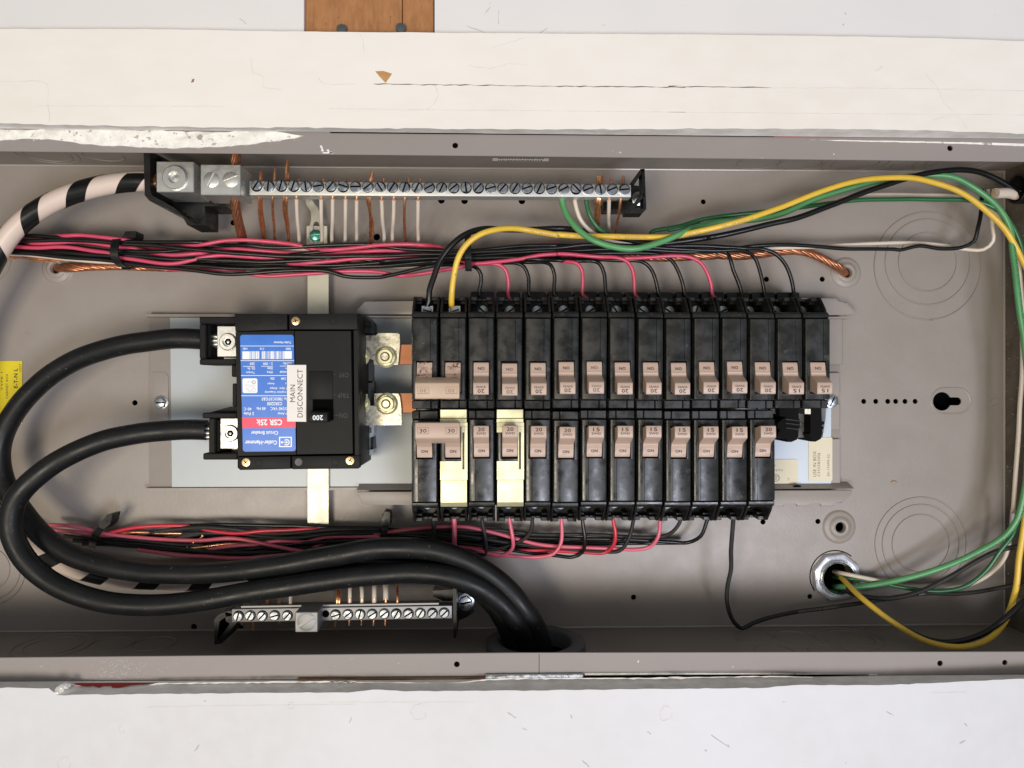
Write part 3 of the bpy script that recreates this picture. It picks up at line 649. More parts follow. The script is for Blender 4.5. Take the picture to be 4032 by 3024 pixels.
p_ = [P('H', 1580, 1088, z), P('I', 700, 1081, z), P('I', 1250, 1080, z), P('I', 900, 1092, z), P('H', 1580, 1108, z)]; mb.prism(p_, 99.0, z)
solo('dark_gap', mb, M['void'], 'dark gap under the lower rim right of the steel sliver', 'gap')
mb = MB(); z = 98.6; p_ = [P('H', 1585, 1070, z), P('I', 0, 1066, z), P('I', 1300, 1077, z), P('I', 1300, 1080, z), P('I', 0, 1078, z), P('H', 1585, 1082, z)]; mb.prism(p_, 98.02, z)
solo('paint_line', mb, M['putty'], 'thin white paint line along the bottom of the lower rim at right', 'paint line')
# conduit bushing in the lower side
bt_ = thing('conduit_bushing', 'large dark grey plastic conduit bushing the main cables leave through', 'bushing', (bh.x, ybb, 44))
mb = MB(); prof = [(25.5, -6), (25.5, 4.5), (27, 6), (34, 6), (35.5, 5), (35.8, 0.2), (31, 0.1), (31, -6)]
n = 48; vs = []
for r, h in prof:
    for k in range(n): t = 2*math.pi*k/n; vs.append((bh.x+r*math.cos(t), ybb+h, 44+r*math.sin(t)))
m_ = len(prof); mb.add(vs, [(i*n+k, i*n+(k+1) % n, ((i+1) % m_)*n+(k+1) % n, ((i+1) % m_)*n+k) for i in range(m_) for k in range(n)])
part('collar', mb, M['bushing'], bt_, 50)
mb = MB(); vs = []
for h in (-1.3, -70):
    for k in range(n): t = 2*math.pi*k/n; vs.append((bh.x+30.9*math.cos(t), ybb+h, 44+30.9*math.sin(t)))
vs.append((bh.x, ybb-70, 44))
mb.add(vs, [(k, n+k, n+(k+1) % n, (k+1) % n) for k in range(n)]+[(n+k, 2*n, n+(k+1) % n) for k in range(n)])
part('pipe', mb, M['void'], bt_)
# ---------------------------------------------------------------- bus pan and what lies on it
pan = thing('interior_pan', 'raised grey steel mounting pan with toothed rails under the breakers', 'mounting pan', (0, 0, 0))
mb = MB(); a = P('D', 925, 380, 5); b = P('F', 1070, 1470, 5); yb_ = P('D', 925, 1468, 5).y
mb.prism([(a.x, yb_), (b.x, yb_), (b.x, a.y), (a.x, a.y)], 0.1, 5, 1.6)
part('tray', mb, M['grey'], pan)
mb = MB(); x0 = P('D', 905, 378, 8).x; x1 = P('E', 520, 0, 8).x
for yy in (P('D', 0, 380, 8).y, P('D', 0, 1468, 8).y):
    mb = MB(); mb.prism_x([(yy-1.4, 4.9), (yy+1.4, 4.9), (yy+1.0, 8), (yy-1.0, 8)], x0, x1); part('stiffening_rib', mb, M['grey'], pan)
mb = MB(); mb.prism(PP('D', [(945, 735), (1030, 735), (1045, 760), (1045, 1030), (945, 1030)], 5.6), 4.9, 5.6, 0.3); part('boss', mb, M['grey'], pan)
# rails
def rail(c_pts, z0, z1, name='rail'):
    mb = MB(); mb.prism(c_pts, z0, z1, 0.5); part(name, mb, M['grey'], pan)
zr = 16
xr_ = P('F', 1165, 380, zr).x
tp = PP('E', [(165, 375), (168, 345), (215, 296), (500, 293)], zr)+PP('F', [(968, 276), (1052, 276), (1055, 300), (1110, 302), (1166, 362), (1160, 378), (968, 380)], zr)
rail(tp, zr-1.5, zr)
mb = MB(); ya = P('E', 300, 383, zr).y; mb.box(P('E', 190, 0, 8).x, xr_-4, ya-1.5, ya, 3, zr-0.5, 0.3); part('rail_web', mb, M['grey'], pan)
xs0 = P('F', 0, 0, zr).x
bp = PP('E', [(170, 1480), (200, 1555), (235, 1562), (500, 1560)], zr)+PP('F', [(630, 1560), (640, 1570), (718, 1570), (722, 1545), (790, 1545), (800, 1570), (868, 1570), (875, 1545), (940, 1545), (950, 1570), (1022, 1570), (1028, 1548), (1080, 1548), (1142, 1495), (1142, 1470)], zr)
rail(bp, zr-1.5, zr)
mb = MB(); mb.prism_x([(P('E', 0, 1470, zr).y, zr), (P('E', 0, 1430, 6).y, 6), (P('E', 0, 1425, 5).y, 5), (P('E', 0, 1462, zr).y, zr-1.4)][::-1], P('E', 175, 0, 10).x, P('F', 1130, 0, 10).x); part('rail_web', mb, M['grey'], pan)
mb = MB(); q = P('F', 800, 1446, 14.2); mb.lathe((q.x, q.y, 14.1), [(3.2, 0), (3.0, .15)], 20); mb.v = [Vector((v.x, q.y+(v.y-q.y)*.35, v.z)) for v in mb.v]; part('web_hole', mb, M['void'], pan)
# folded details at the right end of the pan
mb = MB(); mb.cbox('F', 990, 400, 1085, 690, 5, 9, 0.7); part('fold', mb, M['grey'], pan)
mb = MB(); mb.cbox('F', 990, 738, 1068, 890, 5, 8, 0.5); mb.cbox('F', 940, 932, 1068, 1095, 5, 8, 0.5); part('fold', mb, M['grey'], pan)
mb = MB(); mb.cbox('F', 900, 1150, 1070, 1440, 5, 7.5, 0.5); part('fold', mb, M['grey'], pan)
# insulating sheets
mb = MB(); a = P('D', 1058, 396, 6.2); b = P('D', 1070, 1450, 6.2); xe = P('E', 540, 0, 6.2).x
mb.prism([(a.x, a.y), (b.x, b.y), (xe, b.y), (xe, a.y)], 5.2, 6.2)
solo('insulating_sheet', mb, M['plastic_sheet'], 'large pale grey plastic insulating sheet behind the main breaker', 'plastic sheet')
mb = MB(); mb.cbox('F', 560, 950, 1012, 1430, 7.6, 8.4, 0)
solo('insulating_sheet', mb, M['sheet_blue'], 'pale blue insulating sheet at the right end under the lower breaker row', 'plastic sheet')
def label_thing(c, x0, y0, x1, y1, z, m, name, label, cat, texts, r=1.2, tm=None, skew=0):
    a = P(c, x0, y0, z); b = P(c, x1, y1, z); X0, X1, Y0, Y1 = a.x, b.x, b.y, a.y
    t = thing(name, label, cat, (X0, Y0, z))
    pl = []
    for cx, cy, s in ((X1-r, Y1-r, 0), (X0+r, Y1-r, 1), (X0+r, Y0+r, 2), (X1-r, Y0+r, 3)):
        for k in range(5): t_ = math.pi/2*(s+k/4); pl.append((cx+r*math.cos(t_), cy+r*math.sin(t_)))
    mb = MB(); mb.prism(pl, z-0.15, z); part('backing', mb, m, t, 0)
    if texts:
        mb = MB()
        for tx in texts: ctext(mb, tx[0], c, *tx[1:5], z+0.06, *(tx[5:]))
        part('lettering', mb, tm or M['ink'], t, 0)
    return t
label_thing('F', 872, 1142, 1020, 1412, 8.9, M['paper'], 'rating_label', 'cream paper label reading USE IN BOX at the right end of the panel', 'label',
    [('USE IN BOX', 900, 1226, 920, 1385, 1), ('CH32B200J', 928, 1240, 948, 1384, 1), ('30-17499-52', 988, 1246, 1003, 1384, 1)], 1.0, M['ink_grey'])
t = label_thing('F', 560, 1278, 806, 1426, 9.1, M['paper'], 'listing_label', 'cream label with a round UL mark, partly under the lower breaker row', 'label',
    [('CLASS', 640, 1340, 712, 1352, 2), ('NI', 640, 1312, 664, 1322, 2), ('UL', 657, 1378, 684, 1408, 2), ('L', 740, 1395, 750, 1411, 2)], 1.5, M['ink_grey'])
mb = MB(); q = P('F', 670, 1393, 9.15); mb.ring((q.x, q.y, q.z), 2.7, 0.35, 0.05, 32); part('ring_mark', mb, M['ink_grey'], t)
label_thing('B', 1010, 980, 1360, 1003, 93, M['tape'], 'small_label', 'small white printed label high on the upper side wall', 'label', [], 0.3) if False else None
q0 = zon('B', 1010, 982, ybt); q1 = zon('B', 1358, 1002, ybt)
t = thing('printed_sticker', 'narrow white printed sticker on the upper side wall above the neutral bar', 'sticker', (q0.x, ybt, q0.z))
mb = MB(); z0_, z1_ = sorted((q0.z, q1.z)); mb.add([(q0.x, ybt-.15, z0_), (q1.x, ybt-.15, z0_), (q1.x, ybt-.15, z1_), (q0.x, ybt-.15, z1_)], [(0, 1, 2, 3)]); part('backing', mb, M['tape'], t, 0)
mb = MB(); mm = MB(); text_in(mm, 'THIS BOX FOR COPPER OR ALUMINUM', q0.x+4, q1.x-4, -(z0_+z1_)/2-1, -(z0_+z1_)/2-4.0, 0, 0); text_in(mm, 'USE WITH ENCLOSED PANEL COVER', q0.x+4, q1.x-4, -(z0_+z1_)/2+4.5, -(z0_+z1_)/2+1.5, 0, 0)
mm = MB(); zc = (z0_+z1_)/2; rn = random.Random(3)
for row in (-3, 1.5):
    x = q0.x+4
    while x < q1.x-5:
        wv = rn.uniform(.6, 1.6); mm.add([(x, ybt-.2, zc+row), (x+wv, ybt-.2, zc+row), (x+wv, ybt-.2, zc+row+2.2), (x, ybt-.2, zc+row+2.2)], [(0, 1, 2, 3)]); x += wv+rn.uniform(.3, .9)
part('fine_print', mm, M['ink_grey'], t, 0)
t = label_thing('D', -420, 665, 138, 1056, 0.5, M['yellowlab'], 'cabinet_label', 'bright yellow label at the left edge of the back plate', 'label',
    [('10257', 120, 683, 133, 735, 1), ('MADE IN USA', 108, 935, 126, 1050, 1), ('E-T-N L', 86, 712, 110, 835, 1, 0.02), ('CABINET BOX', 36, 745, 50, 900, 1), ('TYPE 1', 5, 735, 17, 850, 1)], 0.4, M['ink'])
# small screws of the back
def hexscrew(c, x, y, z, r, name, label, ang, m=M['zinc'], group=None):
    q = P(c, x, y, z+2); t = thing(name, label, 'screw', (q.x, q.y, z), group)
    mb = MB(); mb.lathe((q.x, q.y, z), [(r*1.25, 0), (r*1.25, 0.5), (r*1.1, 0.8)], 24); part('washer', mb, m, t)
    mb = MB(); mb.lathe((q.x, q.y, z+0.7), [(r, 0), (r, 1.3), (r*.9, 1.6)], 6, ang=.3); part('hex', mb, m, t, 20)
    mb = MB(); mb.screw((q.x, q.y, z+2.0), r*.82, ang, 1.0, dark=True); part('head', mb, [m, M['void']], t)
    return t
hexscrew('D', 997, 926, 5.3, 4.4, 'pan_screw', 'zinc hex screw with a level slot left of the main breaker', 0.0)
hexscrew('F', 1018, 915, 8, 4.4, 'pan_screw', 'zinc hex screw peeking out right of the last upper breaker', 1.1)
# ground strap running across behind everything
mb = MB(); x0, x1 = P('D', 1912, 200, 9).x, P('D', 2045, 200, 9).x; y0 = P('b', 1400, 200, 9).y; y1 = P('G', 1950, 135, 9).y
mb.box(x0, x1, y1, y0-8, 8, 9.0, 0.2); mb.box(x0, x1, y1-0.8, y1, 3, 9, 0.2)
solo('bonding_strap', mb, M['strap'], 'flat tinned bonding strap running across the box behind the main breaker', 'metal strap')
t = thing('bonding_terminal', 'tinned fork terminal with a green plated ground screw under the neutral bar', 'terminal', tuple(P('b', 1500, 190, 12)))
mb = MB(); mb.cbox('b', 1400, 78, 1628, 292, 10, 12, 0.3); part('pad', mb, M['strap'], t)
mb = MB(); z = 13.4
fk = PP('b', [(1438, 270), (1438, 80), (1452, 20), (1450, -70), (1400, -150), (1380, -230), (1402, -250), (1440, -225), (1520, -120), (1545, -60), (1562, 60), (1562, 270), (1545, 270), (1545, 80), (1530, 42), (1508, 32), (1485, 42), (1472, 80), (1472, 270)], z)
bm = bmesh.new(); V = [bm.verts.new((v.x, v.y, z-1.2)) for v in fk]; f = bm.faces.new(V); bmesh.ops.triangulate(bm, faces=[f]); r_ = bmesh.ops.extrude_face_region(bm, geom=list(bm.faces))
for v in [g for g in r_['geom'] if isinstance(g, bmesh.types.BMVert)]: v.co.z += 1.2
bmesh.ops.recalc_face_normals(bm, faces=list(bm.faces)); mb.bm(bm)
part('fork', mb, M['strap'], t)
mb = MB(); mb.tube(catmull([P('b', 1395, -235, 16), P('b', 1372, -300, 30), P('b', 1360, -360, 50), P('A', 1903, 1165, 60)], 2), 2.6, 10, rf=lambda f: 2.2+1.2*(1-f)); part('lead', mb, M['strap'], t, 60)
mb = MB(); q = P('b', 1498, 188, 14.6); mb.lathe((q.x, q.y, 13.4), [(4.6, 0), (4.6, .8)], 24); mb.screw((q.x, q.y, 14.2), 4.3, 0.12, 1.9); part('screw', mb, M['green_screw'], t)
# ---------------------------------------------------------------- branch breakers
XB0 = P('N', 1616, 1400, 75).x; XB1 = P('N', 3274, 1400, 75).x; PITCH = (XB1-XB0)/15; YB = P('N', 2300, 1614, 75).y
def pole(t, dx, lug=False, seed=0, flip=False):
    rn = random.Random(seed); mb = MB()
    g0, g1 = 3.8+dx, 4.1+dx
    mb.prism_y([(-9.1+dx, 18), (-9.1+dx, 66.9), (9.1+dx, 66.9), (9.1+dx, 18)], 2.0, 64.0)
    for y0, y1 in ((33.4, 62.0), (7.1, 10.8)):
        mb.prism_y([(-9.15+dx, 67), (-9.15+dx, 72), (-8.3+dx, 75.2), (-7.6+dx, 75.6), (g0, 75.6), (g0, 67)], y0, y1)
        mb.prism_y([(g1, 67), (g1, 75.6), (7.6+dx, 75.6), (8.3+dx, 75.2), (9.15+dx, 72), (9.15+dx, 67)], y0, y1)
    for sg in (-1, 1):
        mb.prism_y([(sg*9.15+dx, 67), (sg*9.15+dx, 72), (sg*8.3+dx, 75.2), (sg*7.6+dx, 75.6), (sg*5.7+dx, 75.6), (sg*5.7+dx, 67)][::sg], 10.75, 33.45)
    mb.box(-8.9+dx, g0, 0.7, 6.4, 50, 71.6, 0.45); mb.box(g1, 8.9+dx, 0.7, 6.4, 50, 71.6, 0.45)
    mb.prism_x([(62.3, 40), (62.3, 71.2), (63.2, 73.0), (65.8, 73.0), (67.3, 70.6), (67.3, 40)], -9.0+dx, 9.0+dx, 0.4)
    part('body', mb, M['scuffed'], t, 30)
    # terminal end: cheeks, notched front wall, floor
    mb = MB()
    for sg in (-1, 1):
        mb.prism_x([(67, 20), (67, 69.5), (70, 68), (78.6, 60), (79.2, 57), (79.2, 20)], sg*7.7+dx, sg*9.15+dx, 0.3)
        mb.box(sg*3.2+dx, sg*7.8+dx, 76.2, 79.0, 20, 57+rn.uniform(-.6, .6), 0.4)
        mb.box(sg*4.0+dx, sg*7.8+dx, 74.2, 76.4, 20, 52.5, 0.4)
    mb.box(-3.3+dx, -0.2+dx, 77.0, 79.0, 20, 48, 0.3); mb.box(0.2+dx, 3.3+dx, 77.0, 79.0, 20, 48, 0.3)
    mb.box(-9+dx, 9+dx, 63, 79, 18, 41)
    part('terminal_well', mb, M['black'], t, 30)
    mb = MB()
    if lug:
        mb.box(-4.3+dx, 4.3+dx, 64.5, 73.0, 41, 55, 0.3); part('lug', mb, M['zinc'], t)
        mb = MB(); mb.screw((dx, 69.2, 55.1), 3.1, rn.uniform(-.5, .5), 1.3, dark=True)
    else:
        mb.lathe((dx+.7, 70.2, 36), [(2.2, 0), (2.2, 9)], 12); mb.screw((dx+.7, 68.4 if flip else 70.2, 45), 3.75, rn.choice([-.6, -.55, .5, .5, 1.35, -.9, .45])+rn.uniform(-.1, .1), 1.5, dark=True)
    part('terminal_screw', mb, [M['screw_bright'], M['void']], t)
    if flip: return
    mb = MB(); mb.box(-8.9+dx, 8.9+dx, 70, 87, 8, 25, 1.6, 2); part('foot', mb, M['black'], t, 40)
TOG = [(32.2, 68), (32.3, 74.8), (31.6, 75.3), (29.5, 75.5), (26.0, 75.9), (24.9, 76.6), (24.3, 76.3), (22.9, 76.7), (22.5, 77.7), (18.6, 85.9), (17.9, 86.5), (10.9, 86.2), (10.4, 85.6), (10.6, 84.0), (12.4, 77), (12.4, 68)]
def toggle(t, dx, amp, dy, ink=M['ink'], m=M['tan'], low=False):
    mb = MB(); hw = 5.15
    pf = [(y+dy, z) for y, z in TOG]
    if low: pf = [(32.2, 68), (32.3, 74.8), (29, 75.5), (24.9, 76.2), (24.0, 77.5), (20, 83), (13, 83), (12.4, 77), (12.4, 68)]
    mb.prism_x(pf, dx-hw, dx+hw, 0.22)
    o = part('toggle', mb, m, t, 30)
    mb = MB()
    text_in(mb, 'ON', dx-2.2, dx+2.2, 27.1+dy, 29.0+dy, 76.05, 2, 0.012)
    if not low:
        text_in(mb, amp, dx-2.2, dx+2.2, 11.7+dy, 14.1+dy, 86.62, 2, 0.005 if ink is M['ink'] else 0)
        text_in(mb, 'SWD', dx-3.1, dx+3.1, 14.9+dy, 16.3+dy, 86.62, 2, 0.004)
    q = bpy.data.objects.new('lettering', mesh(mb, 'lettering', ink, wl(t), 0)); COL.objects.link(q); q.parent = o
    return o
ordn = ['first', 'second', 'third', 'fourth', 'fifth', 'sixth', 'seventh', 'eighth', 'ninth', 'tenth', 'eleventh', 'twelfth', 'thirteenth', 'fourteenth', 'fifteenth']
TOPW = {2: 'black', 3: 'red', 4: 'black', 5: 'black', 6: 'red', 7: 'black', 8: 'red', 9: 'black', 10: 'black', 11: 'red', 12: 'black', 13: 'black', 14: 'black'}
BOTW = {2: 'black', 3: 'red', 4: 'black', 5: 'red', 6: 'black', 7: 'crimson', 8: 'grey-black', 9: 'pink', 10: 'black', 11: 'black', 12: 'loose black'}
dyt = [0, 0, 0, -0.5, 0, .2, .3, 0, .1, .1, .3, .5, .4, 0.1, .1, .2]
for row in (0, 1):
    n = 15 if row == 0 else 13
    amps = (['', '']+['20']*11+['15']*2) if row == 0 else (['', '']+['20']*4+['15']*6+['20'])
    for i in range(2, n):
        x = XB0+PITCH*(i+.5); col = (TOPW if row == 0 else BOTW)[i]
        rowname = 'upper' if row == 0 else 'lower'
        t = thing('circuit_breaker', 'black breaker marked %s with a %s wire, %s from the left in the %s row' % (amps[i], col, ordn[i], rowname), 'circuit breaker', (0, 0, 0), 'single-pole breakers')
        faded = (row == 0 and i in (3, 6)) 
        pole(t, 0, False, i+20*row, row == 1)
        toggle(t, 0, amps[i], dyt[i]*(1 if row == 0 else .6)+random.uniform(-.12, .12), M['ink_grey'] if faded else M['ink'])
        t.location = Vector((x+random.uniform(-.1, .1), YB+(random.uniform(-.4, .4)), random.uniform(-.3, .3)))*0.001
        if i == 12 and row: t['label'] = 'black breaker marked 20 at the right end of the lower row, above a loose wire'
        if row: t.rotation_euler = (0, 0, math.pi)
        t.rotation_euler.z += random.uniform(-.006, .006)
        if row and i == 3: pass
    # two-pole breaker with handle tie
    t = thing('two_pole_breaker', 'two-pole breaker with a %s handle tie, left end of the %s row' % (('yellowed blank', 'upper') if row == 0 else ('tan, marked 30 twice,', 'lower')), 'circuit breaker', (0, 0, 0), 'two-pole breakers')
    for k, dx in enumerate((-PITCH/2, PITCH/2)):
        pole(t, dx, row == 0, 60+k+row*5, True)
        o = toggle(t, dx, '', 0, M['ink_soft'] if row == 0 and k != 0 and False else (M['ink_soft'] if row == 0 else M['ink']), M['tan_stain'] if row == 0 else M['tan'], True)
    mb = MB(); mb.prism_x([(22.3, 79), (21.8, 81.2), (18.6, 88.0), (17.9, 88.6), (8.4, 88.4), (7.8, 87.8), (7.9, 79)], -14.8, 14.6, 0.4)
    ht = part('handle_tie', mb, M['tan_old'] if row == 0 else M['tan'], t, 30)
    mb = MB(); mt = MB()
    for k, cx in enumerate((-9.2, 9.4)):
        for (xa_, xb_, ya_, yb__) in ((cx-3.8, cx+3.8, 15.2, 15.6), (cx-3.8, cx+3.8, 11.0, 11.4), (cx-3.8, cx-3.4, 11.4, 15.2), (cx+3.4, cx+3.8, 11.4, 15.2)):
            mb.box(xa_, xb_, ya_, yb__, 88.3, 88.9, 0.12)
        text_in(mt, '30', cx-2.3, cx+2.3, 12.0, 14.5, 88.68, 2, 0.008)
    ob = bpy.data.objects.new('raised_frame', mesh(mb, 'raised_frame', M['tan_old'] if row == 0 else M['tan'], wl(t))); COL.objects.link(ob); ob.parent = ht
    ob = bpy.data.objects.new('lettering', mesh(mt, 'lettering', M['ink_soft'] if row == 0 else M['ink'], wl(t), 0)); COL.objects.link(ob); ob.parent = ht
    t.location = Vector((XB0+PITCH, YB, 0))*0.001
    if row: t.rotation_euler = (0, 0, math.pi)
# yellow zinc retaining clips over the second and fourth lower breakers
for k, (xo, lab) in enumerate(((XB0+PITCH*1.53, 'shiny yellow zinc retaining clip over the right pole of the lower two-pole breaker'), (XB0+PITCH*3.53, 'shiny yellow zinc retaining clip over the fourth breaker of the lower row'))):
    t = thing('retaining_clip', lab, 'clip', (xo, YB, 76), 'yellow retaining clips')
    kx = lambda v: xo+(v-675)/2212*600/5.785 if k == 0 else xo+(v-1490)/2212*600/5.785
    o_ = 0 if k == 0 else 812
    def ky(v): return P('K2', 0, v, 76.5).y
    z = 76.6
    L, Rr = kx(478+o_), kx(868+o_)
    mb = MB(); mb.box(L, kx(862+o_), ky(284), ky(157), 74.6, z-0.6, 0.25); part('top_tab', mb, M['gold'], t)
    mb = MB(); mb.prism_x([(ky(284), 75.2), (ky(296), 76.8), (ky(345), 76.8), (ky(345), 75.7), (ky(300), 75.7), (ky(284), 74.4)], L, kx(862+o_)); part('step', mb, M['gold'], t)
    mb = MB(); z0 = 75.75
    cut = 785+o_
    if k == 0: mb.box(L, Rr+.3, ky(405), ky(347), z0, z, 0.15)
    else: mb.box(L, Rr+.3, ky(405), ky(347), z0, z, 0.15); mb.box(L, kx(558+o_), ky(492), ky(405), z0, z, 0.15)
    mb.box(kx(cut), kx(800+o_), ky(1030), ky(405), z0, z, 0.1)
    mb.box(kx(828+o_), Rr+.3, ky(1030), ky(405), z0, z, 0.15)
    mb.box(kx(800+o_), kx(828+o_), ky(490), ky(405), z0, z, 0.1)
    mb.box(L, kx(cut), ky(1030), ky(908), z0, z, 0.15)
    mb.box(L, Rr+.3, ky(1182), ky(1052), z0-.1, z+.05, 0.15); mb.box(L, Rr+.3, ky(1052), ky(1030), z0, z-.1)
    mb.box(kx(484+o_), kx(866+o_), ky(1512), ky(1184), z0-.1, z-.1, 0.2)
    part('plate', mb, M['gold'], t)
    mb = MB(); mb.prism_x([(ky(1512), z-.1), (ky(1528), z-.6), (ky(1578), z-2.6), (ky(1578), z-3.6), (ky(1520), z-1.4)][::-1], kx(484+o_), kx(866+o_)); part('lip', mb, M['gold'], t)
# ---------------------------------------------------------------- exposed stabs at the end of the lower row
t = thing('bus_stabs', 'dark insulated bus stabs showing in the two empty lower spaces', 'bus stabs', tuple(P('F', 800, 1060, 20)))
mb = MB(); z = 30
def npoly(mb, c, pts, z0, z1):
    q = PP(c, pts, z1); bm = bmesh.new(); V = [bm.verts.new((v.x, v.y, z0)) for v in q]; f = bm.faces.new(V); r_ = bmesh.ops.extrude_face_region(bm, geom=[f])
    for v in [g for g in r_['geom'] if isinstance(g, bmesh.types.BMVert)]: v.co.z = z1
    bmesh.ops.recalc_face_normals(bm, faces=list(bm.faces)); mb.bm(bm)
npoly(mb, 'K4', [(750, 60), (1080, 60), (1085, 250), (1100, 270), (1105, 400), (1090, 430), (1060, 620), (960, 665), (880, 665), (878, 600), (830, 612), (720, 570), (722, 520), (770, 450), (720, 430), (722, 330), (800, 270), (870, 230), (750, 215)], 10, 34)
part('insulator', mb, M['rubber'], t, 30)
mb = MB(); npoly(mb, 'K4', [(1290, 60), (1480, 60), (1485, 300), (1530, 310), (1530, 350), (1480, 380), (1515, 400), (1515, 435), (1490, 450), (1500, 500), (1470, 610), (1380, 660), (1300, 658), (1298, 600), (1265, 530), (1290, 500)], 10, 34)
part('insulator', mb, M['rubber'], t, 30)
mb = MB(); npoly(mb, 'K4', [(1080, 60), (1560, 60), (1550, 250), (1500, 590), (1280, 605), (1200, 585), (1080, 590)], 9, 22); part('carrier', mb, M['carrier'], t, 30)
mb = MB(); npoly(mb, 'K4', [(660, 90), (890, 90), (885, 170), (840, 185), (670, 175)], 18, 26); npoly(mb, 'K4', [(1190, 90), (1292, 90), (1292, 178), (1190, 178)], 25, 36); part('stab', mb, M['tinned'], t, 30)
mb = MB()
for y in (300, 370, 450): 
    npoly(mb, 'K4', [(860, y-40), (1095, y-12), (1095, y+8), (860, y-22)], 34, 35.2)
part('rib', mb, M['black'], t, 30)
mb = MB(); q = P('K4', 1135, 370, 24); mb.ring((q.x, q.y, 22), 2.0, 0.7, 1.0, 20); part('boss', mb, M['bushing'], t)
# ---------------------------------------------------------------- bus bars, connectors and nuts right of the main breaker
for c, y0, y1, lab in (('M1', 862, 1300, 'upper flat copper bus bar entering the breaker rows'), ('M2', 262, 695, 'lower flat copper bus bar entering the breaker rows')):
    mb = MB(); mb.cbox(c, 1690, y0, 2100, y1, 34, 37, 0.3); solo('bus_bar', mb, M['copper_bus'], lab, 'bus bar')
def nut(c, x, y, z, name_t, parent, r=5.6, ang=0.2):
    q = P(c, x, y, z+4); mb = MB()
    mb.lathe((q.x, q.y, z), [(r*1.42, 0), (r*1.42, .5), (r*1.15, 1.5)], 32); n_ = part('nut', mb, M['gold'], parent, 30)
    mb = MB(); mb.lathe((q.x, q.y, z+1.4), [(r*1.08, 0), (r*1.08, 3.0), (r*.95, 3.6), (r*.72, 3.6), (r*.66, 2.0)], 6, ang=ang, cap=False)
    mb.lathe((q.x, q.y, z+1.4), [(r*.92, 3.0), (r*.90, 3.7), (r*.62, 3.7), (r*.56, 2.4)], 32, cap=False)
    ob = bpy.data.objects.new('collar', mesh(mb, 'collar', M['gold'], wl(parent))); COL.objects.link(ob); ob.parent = n_
    mb = MB(); mb.lathe((q.x, q.y, z), [(r*.56, 0), (r*.52, 5.4), (r*.42, 6.2)], 24); ob = bpy.data.objects.new('stud', mesh(mb, 'stud', M['tinned'], wl(parent))); COL.objects.link(ob); ob.parent = n_
t = thing('bus_connector', 'upper spangled bus connector plate bolted right of the main breaker', 'connector', tuple(P('M1', 1400, 900, 38)))
mb = MB(); npoly(mb, 'M1', [(960, 670), (1215, 668), (1270, 618), (1700, 618), (1735, 650), (1740, 850), (1700, 1305), (1172, 1305), (1165, 1190), (1095, 1185), (1040, 1160), (955, 1150)], 37.2, 40); part('plate', mb, M['tinned'], t, 30)
mb = MB(); mb.cbox('M1', 835, 620, 955, 1165, 33, 40, 0.4); part('tab', mb, M['tinned'], t, 30); nut('M1', 1420, 1130, 40, '', t); nut('M1', 835, 1130, 40, '', t, 5.2)
mb = MB(); npoly(mb, 'M1', [(780, 1330), (840, 1350), (925, 1320), (960, 1290), (960, 1200), (780, 1200)], 38.5, 41.2); part('tip', mb, M['gold'], t, 30)
t = thing('bus_connector', 'lower spangled bus connector plate with a square notch, bolted right of the main breaker', 'connector', tuple(P('M2', 1400, 600, 38)))
mb = MB(); npoly(mb, 'M2', [(820, 285), (965, 285), (975, 545), (1005, 545), (1005, 285), (1035, 285), (1038, 540), (1178, 540), (1180, 290), (1200, 272), (1700, 275), (1735, 330), (1770, 600), (1775, 960), (1110, 968), (820, 968)], 37.2, 40); part('plate', mb, M['tinned'], t, 30)
nut('M2', 1440, 500, 40, '', t, 5.6, .5); nut('M2', 850, 505, 40, '', t, 5.2)
# ---------------------------------------------------------------- main breaker
mbk = thing('main_breaker', 'large black 200 amp main breaker with a blue and red label', 'main breaker', tuple(P('N', 1170, 1540, 20)))
ZM = 78.0
def mbox(name, c, x0, y0, x1, y1, z0, z1, bev=.8, m=M['matt'], seg=2, lab=None):
    mb = MB(); mb.cbox(c, x0, y0, x1, y1, z0, z1, bev, seg); return part(name, mb, m, mbk, 30, lab)
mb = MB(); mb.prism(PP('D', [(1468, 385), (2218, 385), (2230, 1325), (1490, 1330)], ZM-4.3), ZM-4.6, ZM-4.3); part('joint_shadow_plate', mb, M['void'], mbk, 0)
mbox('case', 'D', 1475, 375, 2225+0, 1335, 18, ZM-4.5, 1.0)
# top cover, slightly skewed as in the photo: four corner pieces
def mpoly(name, pts, z0, z1, bev=.7, m=M['matt']):
    mb = MB(); mb.prism(PP('D', pts, z1), z0, z1, bev); return part(name, mb, m, mbk, 30)
# E crop x = D x - 2054 -> right edge E 165..180
mpoly('rail_cover', [(1457, 372), (1786, 372), (1788, 470), (1462, 482)], ZM-5, ZM)
mpoly('rail_cover', [(1797, 372), (2222, 370), (2226, 470), (1798, 470)], ZM-5, ZM)
mpoly('front_cover', [(1465, 486), (1828, 478), (1842, 1248), (1480, 1256)], ZM-5, ZM-0.4)
mpoly('escutcheon', [(1834, 480), (2182, 480), (2194, 1241), (1848, 1246)], ZM-5, ZM+2.2, 1.2)
mpoly('side_strip', [(2200, 476), (2226, 474), (2232, 1252), (2208, 1250)], ZM-5, ZM-0.4)
mpoly('rail_cover', [(1480, 1262), (1806, 1258), (1808, 1338), (1492, 1345), (1482, 1335)], ZM-5, ZM)
mpoly('rail_cover', [(1814, 1258), (2238, 1252), (2238, 1328), (2228, 1336), (1816, 1340)], ZM-5, ZM)
